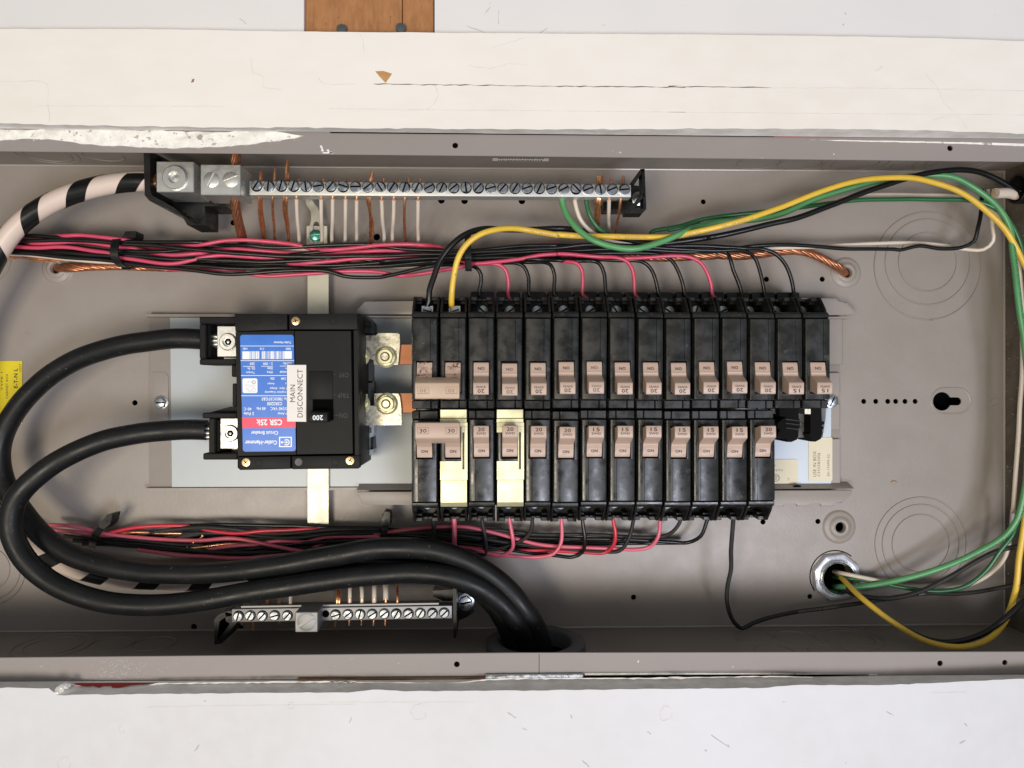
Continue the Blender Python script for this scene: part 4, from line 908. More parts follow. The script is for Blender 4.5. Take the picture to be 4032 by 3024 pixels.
for x, y, k in [(1838, 417, 0), (1529, 1297, 1), (2177, 1286, 2)]:
    q = P('D', x, y, ZM+1); mb = MB(); mb.lathe((q.x, q.y, ZM-.3), [(3.15, 0), (3.15, .7), (2.7, 1.25), (1.0, 1.5)], 28, cap=True)
    s_ = part('cover_screw', mb, M['brass'], mbk)
    mc = MB()
    for a in (.3+k*.4, .3+k*.4+math.pi/2):
        c_, s__ = math.cos(a), math.sin(a)
        mc.add([(q.x+c_*l-s__*wv, q.y+s__*l+c_*wv, ZM+1.27) for l, wv in ((-1.7, -.32), (1.7, -.32), (1.7, .32), (-1.7, .32))], [(0, 1, 2, 3)])
    ob = bpy.data.objects.new('cross_recess', mesh(mc, 'cross_recess', M['ink'], wl(mbk), 0)); COL.objects.link(ob); ob.parent = s_
    ob.location.z = (0.05+.0)*0.001
for x, y in [(1593, 416), (1742, 416), (2072, 416), (1610, 1300), (2085, 1296)]:
    q = P('D', x, y, ZM); mb = MB(); mb.ring((q.x, q.y, ZM-.02), 2.4, .5, .18, 28); part('moulding_pip', mb, M['matt'], mbk)
q = P('D', 1858, 1295, ZM); mb = MB(); mb.lathe((q.x, q.y, ZM-.2), [(2.5, 0), (2.5, .35)], 24); part('moulding_pip', mb, mat('grey rivet', (0.12, 0.12, 0.115), .6, stretch=(1, .1, 1), var=(300, (.05, .05, .05), .9)), mbk)
# lever well and lever
ZE = ZM+2.2
mb = MB(); mb.cbox('D', 1922, 728, 2070, 905, ZE-0.4, ZE+0.55, 0.5, 2); part('lever_shutter', mb, M['matt'], mbk)
mb = MB(); mb.cbox('D', 1945, 902, 2074, 1036, ZE-0.4, ZE+0.08); part('lever_well', mb, M['void'], mbk, 0)
mb = MB(); mb.prism_x([(P('D', 0, 985, ZE+9).y+1.2, ZE), (P('D', 0, 985, ZE+9).y, ZE+8.4), (P('D', 0, 985, ZE+9).y-.8, ZE+9), (P('D', 0, 1050, ZE+9).y+.8, ZE+9), (P('D', 0, 1050, ZE+9).y, ZE+8.4), (P('D', 0, 1046, ZE).y, ZE)][::-1], P('D', 1921, 0, ZE+9).x, P('D', 2038, 0, ZE+9).x, 0.5)
lv = part('lever', mb, M['matt'], mbk)
mb = MB(); ctext(mb, '200', 'L2', 1830, 525, 2055, 632, ZE+9.1, 2, 0.02)
ob = bpy.data.objects.new('lettering', mesh(mb, 'lettering', M['labwhite'], wl(mbk), 0)); COL.objects.link(ob); ob.parent = lv
mb = MB(); ctext(mb, 'ON', 'M2', 420, 700, 598, 805, ZE+.06, 2); ctext(mb, '-', 'M2', 315, 740, 395, 752, ZE+.06, 2)
ctext(mb, 'TRIP', 'M2', 385, 262, 640, 365, ZE+.06, 2); ctext(mb, '-', 'M2', 300, 300, 350, 310, ZE+.06, 2)
ctext(mb, 'OFF', 'M1', 415, 1478, 625, 1580, ZE+.06, 2); ctext(mb, '-', 'M1', 290, 1518, 335, 1528, ZE+.06, 2)
part('position_lettering', mb, M['text_dim'], mbk, 0)
# blue and red label
zl = ZM-0.4+.12
def rpoly(pts, r):
    out = []; n = len(pts)
    for i in range(n):
        p = Vector(pts[i]); a = (Vector(pts[i-1])-p).normalized(); b = (Vector(pts[(i+1) % n])-p).normalized()
        for k in range(6): t = k/5; out.append((p+a*r)*(1-t)**2+p*2*t*(1-t)+(p+b*r)*t*t)
    return out
tl_, tr_ = P('L1', 250, 212, zl), P('L1', 1418, 212, zl); bl2, br2 = P('L2', 312, 1320, zl), P('L2', 1465, 1308, zl)
mb = MB(); mb.prism(rpoly([tl_, tr_, br2, bl2], 2.0), zl-.1, zl); lb_ = part('label', mb, M['blue'], mbk, 0)
def sub(mb, name, m, par):
    ob = bpy.data.objects.new(name, mesh(mb, name, m, wl(mbk), 0)); COL.objects.link(ob); ob.parent = par; return ob
mb = MB(); mb.prism([P('L2', 292, 572, zl), P('L2', 1462, 572, zl), P('L2', 1464, 800, zl), P('L2', 298, 808, zl)], zl-.05, zl+.05); sub(mb, 'red_band', M['redlab'], lb_)
mb = MB(); z = zl+.05
for c, x0, x1, y in [('L1', 255, 1420, 455), ('L1', 262, 1425, 773), ('L1', 272, 1430, 1098), ('L2', 280, 1440, 100)]: mb.cbox(c, x0, y-6, x1, y+7, z-.03, z)
for c, x0, x1, y in [('L1', 318, 572, 900), ('L1', 712, 968, 897), ('L1', 1118, 1280, 893)]: mb.cbox(c, x0, y-5, x1, y+5, z-.03, z)
mb.cbox('L1', 300, 572, 462, 742, z-.03, z); mb.cbox('L1', 1213, 567, 1378, 735, z-.03, z)
x = 475; rn = random.Random(11)
while x < 1205:
    wv = rn.choice([5, 9, 9, 22, 28]); 
    if not 672 < x < 694: mb.cbox('L1', x, 570, x+wv, 738, z-.03, z)
    x += wv+rn.choice([5, 8, 14])
for tx in [('Cutler-Hammer', 'L1', 980, 355, 1360, 408, .02), ('7803', 'L1', 1248, 492, 1360, 538, .02), ('C10', 'L1', 682, 492, 775, 538, .02), ('H82', 'L1', 310, 492, 408, 536, .02),
           ('250', 'L1', 465, 815, 570, 868, .02), ('2 - 300', 'L1', 752, 815, 962, 868, .02), ('CU/AL', 'L1', 1185, 812, 1368, 865, .02), ('Lb. In.', 'L1', 402, 922, 572, 975, .02), ('Size', 'L1', 845, 918, 962, 970, .02), ('e', 'L1', 1238, 925, 1268, 958, .02),
           ('Torque', 'L1', 385, 1000, 572, 1056, .02), ('Wire', 'L1', 835, 1000, 968, 1050, .02), ('minal', 'L1', 1120, 998, 1275, 1050, .02), ('25k', 'L1', 905, 1140, 1002, 1192, .02), ('240', 'L1', 1143, 1140, 1250, 1192, .02), ('Amps', 'L1', 850, 1245, 1002, 1298, .02),
           ('s', 'L1', 1235, 1250, 1258, 1285, .02), ('S Sym  Amps', 'L1', 900, 1345, 1275, 1400, .02), ('rrupting Capacity', 'L1', 782, 1428, 1270, 1482, .02), ('le 7803C07G83', 'L2', 722, 138, 1265, 205, .015), ('CSR2200', 'L2', 840, 240, 1165, 310, .02), ('0/240 VAC', 'L2', 915, 348, 1275, 418, .015), ('60 Hz', 'L2', 610, 350, 805, 415, .02), ('40 C', 'L2', 332, 358, 500, 420, .02),
           ('2 Pole', 'L2', 332, 460, 556, 525, .02), ('0 Amp', 'L2', 1072, 452, 1275, 518, .02), ('CSR 25k', 'L2', 600, 612, 1165, 745, .03), ('Circuit Breaker', 'L2', 485, 870, 1078, 950, .025), ('Cutler-Hammer', 'L2', 355, 1075, 1055, 1165, .03)]:
    ctext(mb, tx[0], *tx[1:6], z+.04, 2, tx[6])
for x0, y0, x1, y1 in [(1100, 995, 1378, 1018), (1100, 1195, 1378, 1218), (1100, 1018, 1124, 1195), (1352, 1018, 1378, 1195), (1142, 1090, 1180, 1138)]: mb.cbox('L2', x0, y0, x1, y1, z-.03, z)
q = P('L2', 1262, 1113, z)
mb.ring((q.x, q.y, z-.03), 1.75, .75, .05, 24, a0=R(-140), a1=R(140)); mb.lathe((q.x, q.y, z-.03), [(.75, 0), (.75, .05)], 16); mb.cbox('L2', 1175, 1106, 1240, 1120, z-.03, z)
sub(mb, 'white_print', M['labwhite'], lb_)
mb = MB(); mb.prism(rpoly([P('L1', 302, 1160, z), P('L1', 628, 1160, z), P('L1', 630, 1480, z), P('L1', 308, 1480, z)], 1.3), z-.05, z); sub(mb, 'listing_patch', M['labwhite'], lb_)
mb = MB()
for s_, x0, y0, x1, y1 in [('LR 43556', 402, 1228, 510, 1248), ('ISSUE NO. ZT-4861', 358, 1298, 582, 1316), ('2 POLE UNIT', 438, 1335, 582, 1352), ('E-7819', 358, 1376, 440, 1392), ('CIR BKR', 392, 1406, 500, 1424), ('LISTED', 415, 1438, 500, 1452)]: ctext(mb, s_, 'L1', x0, y0, x1, y1, z+.08, 2)
q = P('L1', 552, 1412, z); mb.ring((q.x, q.y, z+.03), 1.2, .18, .05, 24); q = P('L1', 552, 1242, z); mb.ring((q.x, q.y, z+.03), 1.0, .5, .05, 24)
sub(mb, 'fine_print', M['ink_print'], lb_)
# white tape MAIN DISCONNECT lies over it
tpz = ZM+2.5
t = thing('label_tape', 'white tape label reading MAIN DISCONNECT stuck across the main breaker', 'label', tuple(P('L1', 1480, 1400, tpz)))
mb = MB(); q = [P('L1', 1272, 868, tpz), P('L1', 1690, 868, tpz), P('L2', 1690, 668, tpz), P('L2', 1272, 660, tpz)]
mb.prism(q, tpz-.14, tpz); part('tape', mb, M['tape'], t, 0)
mb = MB(); ctext(mb, 'MAIN', 'N', 900+1340*.18083, 1280+1300*.18083, 900+1448*.18083, 1540+238*.18083, tpz+.05, 1); ctext(mb, 'DISCONNECT', 'N', 900+1498*.18083, 1280+960*.18083, 900+1614*.18083, 1540+572*.18083, tpz+.05, 1)
part('lettering', mb, M['ink'], t, 0)
# line side: frames, lugs
for k, (fr, lg, sc_) in enumerate([([(1240, 388), (1465, 388), (1465, 692), (1262, 692), (1248, 680)], (1350, 448, 1475, 640), (1413, 546)), ([(1258, 985), (1300, 985), (1475, 940), (1475, 1282), (1264, 1282)], (1370, 1022, 1480, 1212), (1426, 1118))]):
    zf = 58
    mb = MB()
    if k == 0:
        for r_ in [(1240, 390, 1470, 436), (1240, 652, 1470, 690), (1240, 436, 1282, 652), (1282, 436, 1306, 650)]: mb.cbox('D', *r_, 26, zf-(4 if r_[2] == 1306 else 0), .7)
        mb.cbox('D', 1440, 690, 1475, 765, 26, zf, .7); mb.cbox('D', 1445, 805, 1475, 950, 26, zf, .7)
    else:
        for r_ in [(1258, 988, 1475, 1022), (1262, 1240, 1478, 1280), (1298, 1022, 1338, 1240), (1338, 1030, 1366, 1235)]: mb.cbox('D', *r_, 26, zf-(4 if r_[2] == 1366 else 0), .7)
        npoly(mb, 'D', [(1290, 990), (1430, 950), (1475, 950), (1475, 992)], 26, zf-6)
    part('lug_frame', mb, M['matt'], mbk, 30)
    mb = MB(); mb.cbox('D', *lg, 32, 54, .4); lgp = part('lug', mb, M['alu'], mbk, 30)
    q = P('D', sc_[0], sc_[1], 56); mb = MB()
    mb.lathe((q.x, q.y, 53.6), [(5.9, 0), (5.9, 1.8), (5.4, 2.3), (3.4, 2.3), (3.2, .4), (2.5, .3), (2.4, -.5)], 32, cap=False); mb.mi = 1; mb.ring((q.x, q.y, 53.95), 6.1, .3, .12, 32); mb.lathe((q.x, q.y, 54.1), [(2.5, 0), (.1, 0.01)], 6, cap=False); mb.mi = 0; mb.lathe((q.x, q.y, 53.6), [(3.3, 0), (1.5, .1), (.9, .9), (.05, 1.1)], 6, ang=.4, cap=False)
    ob = bpy.data.objects.new('socket_screw', mesh(mb, 'socket_screw', [M['alu'], M['void']], wl(mbk))); COL.objects.link(ob); ob.parent = lgp
# load side mouldings
mb = MB(); npoly(mb, 'M1', [(820, 190), (960, 215), (1040, 290), (1115, 370), (1125, 470), (1120, 620), (820, 620)], 20, 44); part('load_shroud', mb, M['black'], mbk, 30)
mb = MB(); npoly(mb, 'M1', [(945, 490), (1155, 490), (1160, 590), (1100, 600), (945, 600)], 30, 47); part('load_shroud', mb, M['black'], mbk, 30)
mb = MB(); npoly(mb, 'M1', [(830, 1200), (1140, 1200), (1140, 1700), (830, 1700)], 20, 30); npoly(mb, 'M2', [(830, 0), (1175, 0), (1175, 600), (830, 600)], 20, 30); part('load_shroud', mb, mat('dark grey moulding', (.05, .052, .045), .4), mbk, 30)
mb = MB(); npoly(mb, 'M2', [(860, 968), (1180, 968), (1180, 1130), (1150, 1210), (1080, 1240), (1080, 1500), (1150, 1490), (1155, 1560), (1050, 1655), (860, 1655)], 14, 26); part('clear_shield', mb, M['plastic_sheet'], mbk, 30)
mb = MB(); npoly(mb, 'M2', [(1080, 1240), (1150, 1210), (1165, 1500), (1080, 1500)], 8, 22); part('shield_opening', mb, M['black'], mbk, 30)
mb = MB(); npoly(mb, 'M2', [(1030, 1030), (1112, 1030), (1112, 1130), (1030, 1130)], 26, 28); part('shield_latch', mb, M['bushing'], mbk, 30)
# ---------------------------------------------------------------- neutral bar and ground bar
YS = {'n': 0}
nb = thing('neutral_bar', 'long aluminium neutral bar with thirty-one slotted screws below the upper rim', 'terminal bar', tuple(P('A', 1550, 1170, 52)))
ZN = 62
def bar(t, c0, x0, yt0, yb0, c1, x1, yt1, yb1, z0, z1, m='bar'):
    a, b, c, d = P(c0, x0, yb0, z1), P(c1, x1, yb1, z1), P(c1, x1, yt1, z1), P(c0, x0, yt0, z1)
    mb = MB(); mb.prism([a, b, c, d], z0, z1, 0.25); part('bar', mb, M[m], t)
bar(nb, 'A', 1552, 1127, 1213, 'B', 1871, 1150, 1226, ZN-9, ZN)
mb = MB(); a, b = P('A', 1560, 1232, ZN-10), P('B', 1780, 1242, ZN-10); mb.prism([a, b, b+Vector((0, 4, 0)), a+Vector((0, 4, 0))], ZN-13, ZN-10); part('carrier_strip', mb, M['strap'], nb)
n0, n1 = P('N', 1010.7, 733, ZN), P('N', 2458.9, 746.5, ZN)
rn = random.Random(2)
for k in range(31):
    q = n0.lerp(n1, k/30); mb = MB(); mb.mi = 1; mb.lathe((q.x, q.y, ZN-.2), [(3.95, 0), (3.95, .25)], 20); mb.mi = 0
    mb.screw((q.x+rn.uniform(-.15, .15), q.y+rn.uniform(-.5, .5), ZN+.3+rn.uniform(0, .5)), 3.6, rn.choice([rn.uniform(.3, 1.3), rn.uniform(-1.5, 1.5)]), 2.0, dark=True)
    part('bar_screw', mb, [M['zinc'], M['void']], nb)
def lugblock(t, c, x0, y0, x1, y1, z0, z1, screws, r, name='lug', socket=False, m='alu'):
    mb = MB(); mb.cbox(c, x0, y0, x1, y1, z0, z1, .5); lp = part(name, mb, M[m], t)
    for sx, sy, an in screws:
        q = P(c, sx, sy, z1+1); mb = MB()
        if socket:
            mb.ring((q.x, q.y, z1-.05), r*1.12, .5, .25, 32)
            mb.lathe((q.x, q.y, z1-.5), [(r, 0), (r, 2.2), (r*.92, 2.9), (r*.5, 2.9), (r*.45, .4)], 32, cap=False); mb.lathe((q.x, q.y, z1-.1), [(r*.48, 0), (r*.25, .2), (.05, .5)], 6, ang=.5, cap=False)
        else:
            mb.ring((q.x, q.y, z1-.05), r*1.08, .35, .25, 28); mb.screw((q.x, q.y, z1-.8), r, an, 1.4, n=28, dark=True)
        o = bpy.data.objects.new('set_screw', mesh(mb, 'set_screw', [M[m], M['void']], wl(t))); COL.objects.link(o); o.parent = lp
lugblock(nb, 'A', 972, 1003, 1206, 1195, 44, 72, [(1088, 1105, 0)], 8.2, socket=True)
lugblock(nb, 'A', 1247, 1022, 1497, 1214, 50, 74, [(1312, 1115, 1.15), (1432, 1113, .4)], 5.2)
def npolyz(c, pts, z0, z1):
    mb = MB(); npoly(mb, c, pts, z0, z1); return mb
bk = thing('bar_bracket', 'black plastic bracket holding the left end of the neutral bar', 'bracket', tuple(P('A', 915, 1100, 0)), None)
part('arm', npolyz('A', [(893, 948), (934, 948), (934, 1180), (945, 1215), (1080, 1290), (1140, 1345), (1100, 1330), (1050, 1300), (930, 1250), (900, 1215)], 12, 66), M['black'], bk, 30)
part('web', npolyz('A', [(1050, 1245), (1370, 1258), (1370, 1282), (1275, 1282), (1275, 1400), (1165, 1400), (1130, 1340)], 14, 40), M['black'], bk, 30)
part('top_web', npolyz('A', [(915, 950), (960, 950), (1060, 1003), (960, 1003)], 20, 50), M['black'], bk, 30)
bk = thing('bar_bracket', 'small black pierced bracket holding the right end of the neutral bar', 'bracket', tuple(P('B', 1920, 1200, 0)), None)
for pts in ([(1930, 1052), (1957, 1050), (1890, 1152), (1868, 1138)], [(1938, 1056), (1957, 1052), (1967, 1300), (1950, 1300)], [(1950, 1200), (1962, 1215), (1862, 1320), (1838, 1318)], [(1835, 1306), (1968, 1296), (1942, 1328), (1838, 1328)]):
    part('arm', npolyz('B', pts, 46, 58), M['black'], bk, 30)
part('plate', npolyz('B', [(1872, 1150), (1950, 1160), (1950, 1290), (1850, 1300), (1700, 1300), (1700, 1255), (1880, 1255)], 6, 24), M['black'], bk, 30)
hexscrew('B', 1922, 1232, 24, 4.2, 'bracket_screw', 'zinc screw in the bracket at the right end of the neutral bar', .8)
gb = thing('ground_bar', 'short aluminium ground bar with slotted screws beneath the thick black cables', 'terminal bar', tuple(P('G', 1600, 720, 50)))
ZG = 58
bar(gb, 'G', 1443, 672, 752, 'H', 757, 650, 728, ZG-9, ZG, 'bar_shaded')
mb = MB(); a, b = P('G', 1500, 652, ZG-2), P('H', 675, 632, ZG-2); mb.prism([a, b, b-Vector((0, 1.2, 0)), a-Vector((0, 1.2, 0))], ZG-9, ZG-2); part('carrier_strip', mb, M['bar_shaded'], gb)
for c, x, y in [('G', 1485, 712), ('G', 1558, 711), ('G', 1633, 711), ('G', 1710, 709), ('G', 1789, 709), ('G', 2088, 704)]+[('H', x, 703-(x-110)*.018) for x in (111, 187, 262, 337, 412, 487, 562, 637, 710)]:
    q = P(c, x, y, ZG); mb = MB(); mb.mi = 1; mb.lathe((q.x, q.y, ZG-.2), [(3.75, 0), (3.75, .25)], 20); mb.mi = 0; mb.screw((q.x, q.y+rn.uniform(-.3, .3), ZG+.3), 3.4, rn.uniform(.2, 1.4), 2.0, dark=True); part('bar_screw', mb, [M['zinc_shaded'], M['void']], gb)
q = P('G', 2026, 700, ZG); mb = MB(); mb.lathe((q.x, q.y, ZG-.2), [(2.6, 0), (2.6, .24)], 20); part('empty_hole', mb, M['void'], gb)
lugblock(gb, 'G', 1835, 690, 1977, 815, 50, 72, [(1904, 752, .55)], 6.0, m='bar_shaded')
bk = thing('bar_bracket', 'black plastic bracket with an open triangle at the left end of the ground bar', 'bracket', tuple(P('G', 1380, 780, 0)))
for pts in ([(1330, 745), (1352, 710), (1420, 680), (1445, 684), (1445, 710), (1400, 722), (1366, 745), (1352, 850), (1380, 885), (1335, 892)], [(1400, 690), (1448, 700), (1475, 752), (1385, 862), (1358, 858), (1430, 762), (1405, 745)]):
    part('arm', npolyz('G', pts, 20, 56), M['black'], bk, 30)
bk = thing('bar_bracket', 'black plastic bracket with an upright flange at the right end of the ground bar', 'bracket', tuple(P('H', 800, 650, 0)))
part('flange', npolyz('H', [(764, 540), (786, 540), (786, 852), (767, 852)], 10, 60), M['black'], bk, 30)
part('plate', npolyz('H', [(786, 560), (895, 590), (892, 690), (850, 720), (786, 748)], 6, 30), M['black'], bk, 30)
part('guard', npolyz('H', [(640, 556), (764, 548), (764, 620), (700, 620), (640, 590)], 20, 44), M['black'], bk, 30)
hexscrew('H', 842, 630, 30, 5.2, 'bracket_screw', 'large zinc hex screw in the bracket right of the ground bar', .2)
# ---------------------------------------------------------------- wires
def inbox(pts):
    """keep a run inside the side walls; one that leaves the frame on the left runs on to the end wall"""
    pts = [Vector((min(p.x, xbr-3), p.y, p.z)) for p in pts]
    if pts[0].x < -378: pts = [Vector((xbl+2, pts[0].y, pts[0].z))]+pts
    if pts[-1].x < -378: pts.append(Vector((xbl+2, pts[-1].y, pts[-1].z)))
    return pts
def path(spec, z0, step=3.0):
    """spec: [(crop, [(x, y[, z])...]), ...] -> smooth 3-D path"""
    pts = []
    for c, pl in spec:
        for p in pl: pts.append(P(c, p[0], p[1], p[2] if len(p) > 2 else z0))
    return organic(catmull(inbox(pts), step))
def organic(q, amp=0.55):
    """the small unevenness of hand-bent wire, none at its two ends"""
    sd = Vector((q[0].x*.7, q[-1].y*.9, len(q)*1.3)); n = len(q)
    return [p+noise.noise_vector(p*0.035+sd)*amp*min(1, i/8, (n-1-i)/8) for i, p in enumerate(q)]
def wire(name, label, m, r, spec, z0, group=None, cat='wire', step=3.0, n=10, prints=None):
    pts = path(spec, z0, step); mb = MB(); mb.tube(pts, r, n)
    lab = label
    if prints:
        t = thing(name, lab, cat, tuple(pts[0]), group)
        part('insulation', mb, m, t, 60)
        mb = MB(); fr = frames(pts); L = [0]
        for a, b in zip(pts, pts[1:]): L.append(L[-1]+(b-a).length)
        for s0, size, body, side in prints[1]:
            vs, fs = tmesh(body)
            out = []
            for v in vs:
                s = s0+(v.x*size if side > 0 else -v.x*size); i = 0
                while i < len(L)-2 and L[i+1] < s: i += 1
                f = (s-L[i])/max(1e-6, L[i+1]-L[i]); f = min(1, max(0, f))
                p = fr[i][0].lerp(fr[i+1][0], f); T = fr[i][3]
                N = Vector((0, 0, 1)); N = (N-T*N.dot(T)).normalized(); B2 = T.cross(N)
                a = (v.y-.35)*size/r*side+prints[2]
                out.append(p+(N*math.cos(a)-B2*math.sin(a))*(r+.05))
            mb.add(out, fs)
        part('lettering', mb, prints[0], t, 0)
        return t
    return solo(name, mb, m, lab, cat, group, 60)
def copper(name, label, r, spec, z0, strands=7, group=None, lay=26.0, cat='wire', rs=None, m='copper'):
    """stranded bare copper: every strand is a part of its own"""
    pts = path(spec, z0, 2.0); fr = frames(pts); L = 0.0; t = thing(name, label, cat, tuple(pts[0]), group)
    sr = rs or r*0.42
    Ls = [0]
    for a, b in zip(pts, pts[1:]): Ls.append(Ls[-1]+(b-a).length)
    for k in range(strands):
        q = []
        for (p, N, B_, T), s in zip(fr, Ls):
            a = 2*math.pi*(k/strands+s/lay); q.append(p+(N*math.cos(a)+B_*math.sin(a))*(r-sr))
        mb = MB(); mb.tube(q, sr, 6); part('strand', mb, M[m], t, 60)
    return t
RW = 1.45
G_T = 'branch wires bundled above the breakers'
TL = {i: XB0+PITCH*(i+.5) for i in range(15)}
def term(i, row):
    """last stretch of a branch wire, down into the terminal of breaker i"""
    x = XB0+PITCH*(i+.5)+.7
    y = YB+(72.5 if row == 0 else -72.5); s = 1 if row == 0 else -1
    z = 29 if row == 0 else 22
    return [Vector((x, y+s*9, z)), Vector((x, y+s*1.5, z+2))]
def bwire(i, row, m, spec, z0, label, r=RW, name='branch_wire', group=G_T):
    pts = []
    for c, pl in spec:
        for p in pl: pts.append(P(c, p[0], p[1], p[2] if len(p) > 2 else z0))
    zt_ = 28
    n_ = len(spec[-1][1]); k_ = 0
    if row == 1:
        pts = []
        for c, pl in spec:
            for p in pl:
                zz = p[2] if len(p) > 2 else z0
                pts.append(P(c, p[0], p[1], zz*.45 if zz <= 33 else min(21, zz*.45+(zz-33)*.6)))
    for j in range(len(pts)-1, len(pts)-1-min(5, n_ if row == 0 else 0), -1):
        c, pl = spec[-1]; p = pl[n_-1-k_]
        zz = zt_+k_*1.2 if k_ < 4 else (zt_+5)
        if not (len(p) > 2 and p[2] >= 34) and k_ > 0: break
        pts[j] = P(c, p[0], p[1], zz); k_ += 1
    pts += term(i, row); pts = inbox(pts)
    mb = MB(); mb.tube(organic(catmull(pts, 3)), r, 10)
    return solo(name, mb, m, label, 'wire', group, 60)
lo_, hi_ = 19, 38
BK, RD = M['w_black'], M['w_red']
def lab(col, i, row): return '%s wire feeding the %s breaker from the left in the %s row' % (col, ordn[i], 'upper' if row == 0 else 'lower')
bwire(2, 0, BK, [('a', [(-60, 305), (0, 312), (300, 322), (700, 370), (1200, 402), (1500, 455), (1900, 490)]), ('b', [(276, 585), (420, 603), (600, 606), (850, 590), (1100, 572), (1500, 566), (1650, 578), (1800, 622), (2000, 642), (2212, 642)]), ('c', [(350, 625), (550, 580), (750, 535), (900, 512), (1100, 502, 26), (1240, 512, 28), (1320, 540, 34), (1365, 610, 40), (1362, 710, 44), (1345, 840, 47)])], 33, lab('black', 2, 0))
bwire(3, 0, RD, [('a', [(1500, 460, lo_), (2000, 505, lo_)]), ('b', [(420, 560, 26), (650, 566, 26), (780, 608), (1000, 630), (1200, 616), (1500, 596), (1750, 576), (2212, 590)]), ('c', [(276, 601), (470, 620, 26), (700, 602), (1000, 550), (1200, 515), (1300, 500), (1450, 498), (1570, 510, 34), (1640, 575, 40), (1665, 690, 44), (1662, 840, 47)])], 30, lab('rose red', 3, 0))
bwire(4, 0, BK, [('a', [(-60, 292), (0, 295), (300, 302), (700, 345), (1000, 378), (1250, 396), (1500, 420), (1900, 455), (2212, 465)]), ('b', [(276, 525), (500, 540), (800, 545), (1200, 543), (1600, 550), (1900, 530), (2212, 520)]), ('c', [(276, 515), (600, 490), (850, 470), (1100, 452, 24), (1350, 470, 24), (1600, 490, 26), (1750, 492, 30), (1830, 530, 38), (1880, 640, 44), (1895, 840, 47)])], 29, lab('black', 4, 0))
bwire(5, 0, BK, [('a', [(1400, 445, lo_), (1800, 470, lo_)]), ('b', [(150, 500, lo_), (700, 508, 24), (1000, 502, 26), (1500, 512), (1900, 500), (2212, 478)]), ('c', [(276, 470), (700, 452), (1100, 438), (1500, 465, lo_), (1900, 476, 24), (2050, 478, 28), (2120, 510, 36), (2165, 620, 42), (2172, 840, 47)])], 28, lab('black', 5, 0))
bwire(6, 0, RD, [('a', [(-60, 195, 26), (200, 212, lo_), (380, 216), (600, 210), (850, 200), (1050, 220), (1220, 245), (1490, 278, 26), (1620, 322, 26), (1850, 345), (2212, 325)]), ('b', [(276, 378), (440, 388, lo_), (800, 400, lo_), (1500, 420, lo_)]), ('c', [(0, 400, lo_), (1200, 465, lo_), (1700, 480, 22), (2212, 455, 22)]), ('d', [(300, 465, 26), (400, 474, 30), (480, 492, 36), (528, 560, 42), (538, 700, 45), (540, 840, 47)])], 31, lab('rose red', 6, 0))
bwire(7, 0, BK, [('a', [(-60, 240, 24), (450, 298, 28), (700, 320), (1000, 345), (1200, 350), (1400, 345), (1700, 375), (1950, 390), (2212, 385)]), ('b', [(276, 436), (400, 452), (650, 462), (900, 475), (1150, 470), (1400, 455), (1600, 440), (1850, 432, 27), (2212, 470, 27)]), ('c', [(276, 465), (600, 445), (850, 430), (1100, 422), (1400, 430), (1700, 426), (2000, 445), (2212, 455, 28)]), ('d', [(500, 464, 30), (640, 462, 33), (720, 492, 38), (770, 600, 43), (802, 840, 47)])], 33, lab('black', 7, 0))
bwire(8, 0, RD, [('a', [(-60, 160, 24), (350, 160, 24), (500, 145, 26), (720, 133), (900, 128), (1100, 148), (1300, 175), (1560, 202, 27), (1900, 245, 24)]), ('b', [(30, 298, 28), (250, 288), (500, 245), (780, 235), (950, 250), (1150, 272), (1330, 298), (1480, 335, 28), (1650, 342), (1900, 322), (2212, 288)]), ('c', [(300, 291), (520, 281), (700, 290), (940, 322, 27), (1150, 460, 24), (1270, 490), (1500, 478), (1800, 440), (2000, 403), (2212, 385)]), ('d', [(276, 384, 37), (400, 388, 37), (700, 420, 36), (900, 425, 36), (1000, 455, 38), (1065, 530, 42), (1090, 660, 45), (1108, 840, 47)])], 34, lab('rose red', 8, 0))
bwire(9, 0, BK, [('a', [(-60, 268), (300, 280, 24), (600, 300, 24), (1200, 380, 22), (1800, 405, 22)]), ('b', [(276, 440, 22), (600, 450, 22), (1200, 515, 24), (2000, 525, 25)]), ('c', [(276, 525, 24), (600, 505, 24), (1000, 470, 22), (1700, 430, lo_), (2212, 445, 22)]), ('d', [(276, 448, 26), (600, 450, 26), (900, 458, 28), (1180, 470, 32), (1270, 540, 38), (1330, 680, 44), (1372, 840, 47)])], 25, lab('black', 9, 0))
bwire(10, 0, BK, [('a', [(-60, 250, lo_), (1000, 320, lo_), (2212, 420, lo_)]), ('b', [(1000, 455, lo_)]), ('c', [(0, 440, lo_), (1000, 440, lo_), (2212, 400, 24)]), ('d', [(276, 382, 28), (600, 378), (900, 376), (1250, 378), (1380, 395), (1500, 455, 36), (1568, 560, 42), (1620, 700, 45), (1655, 840, 47)])], 31, lab('black', 10, 0))
bwire(11, 0, RD, [('a', [(-60, 228), (0, 235), (200, 255), (400, 265), (620, 255), (800, 265), (1000, 295), (1180, 322), (1320, 370), (1500, 395), (1750, 434), (1900, 434), (2212, 372)]), ('b', [(276, 432), (480, 405), (650, 410), (850, 425), (1100, 442, 27), (1230, 488, 29), (1400, 490), (1700, 465), (1900, 440), (2212, 430)]), ('c', [(276, 435), (600, 425, 30), (850, 418, 24), (1200, 440, lo_), (1700, 450, lo_), (2212, 430, lo_)]), ('d', [(500, 450, 22), (800, 440, 26), (1040, 435, 32), (1300, 420), (1550, 408), (1700, 420), (1820, 480, 38), (1890, 590, 43), (1930, 710, 46), (1952, 840, 47)])], 33, lab('rose red', 11, 0))
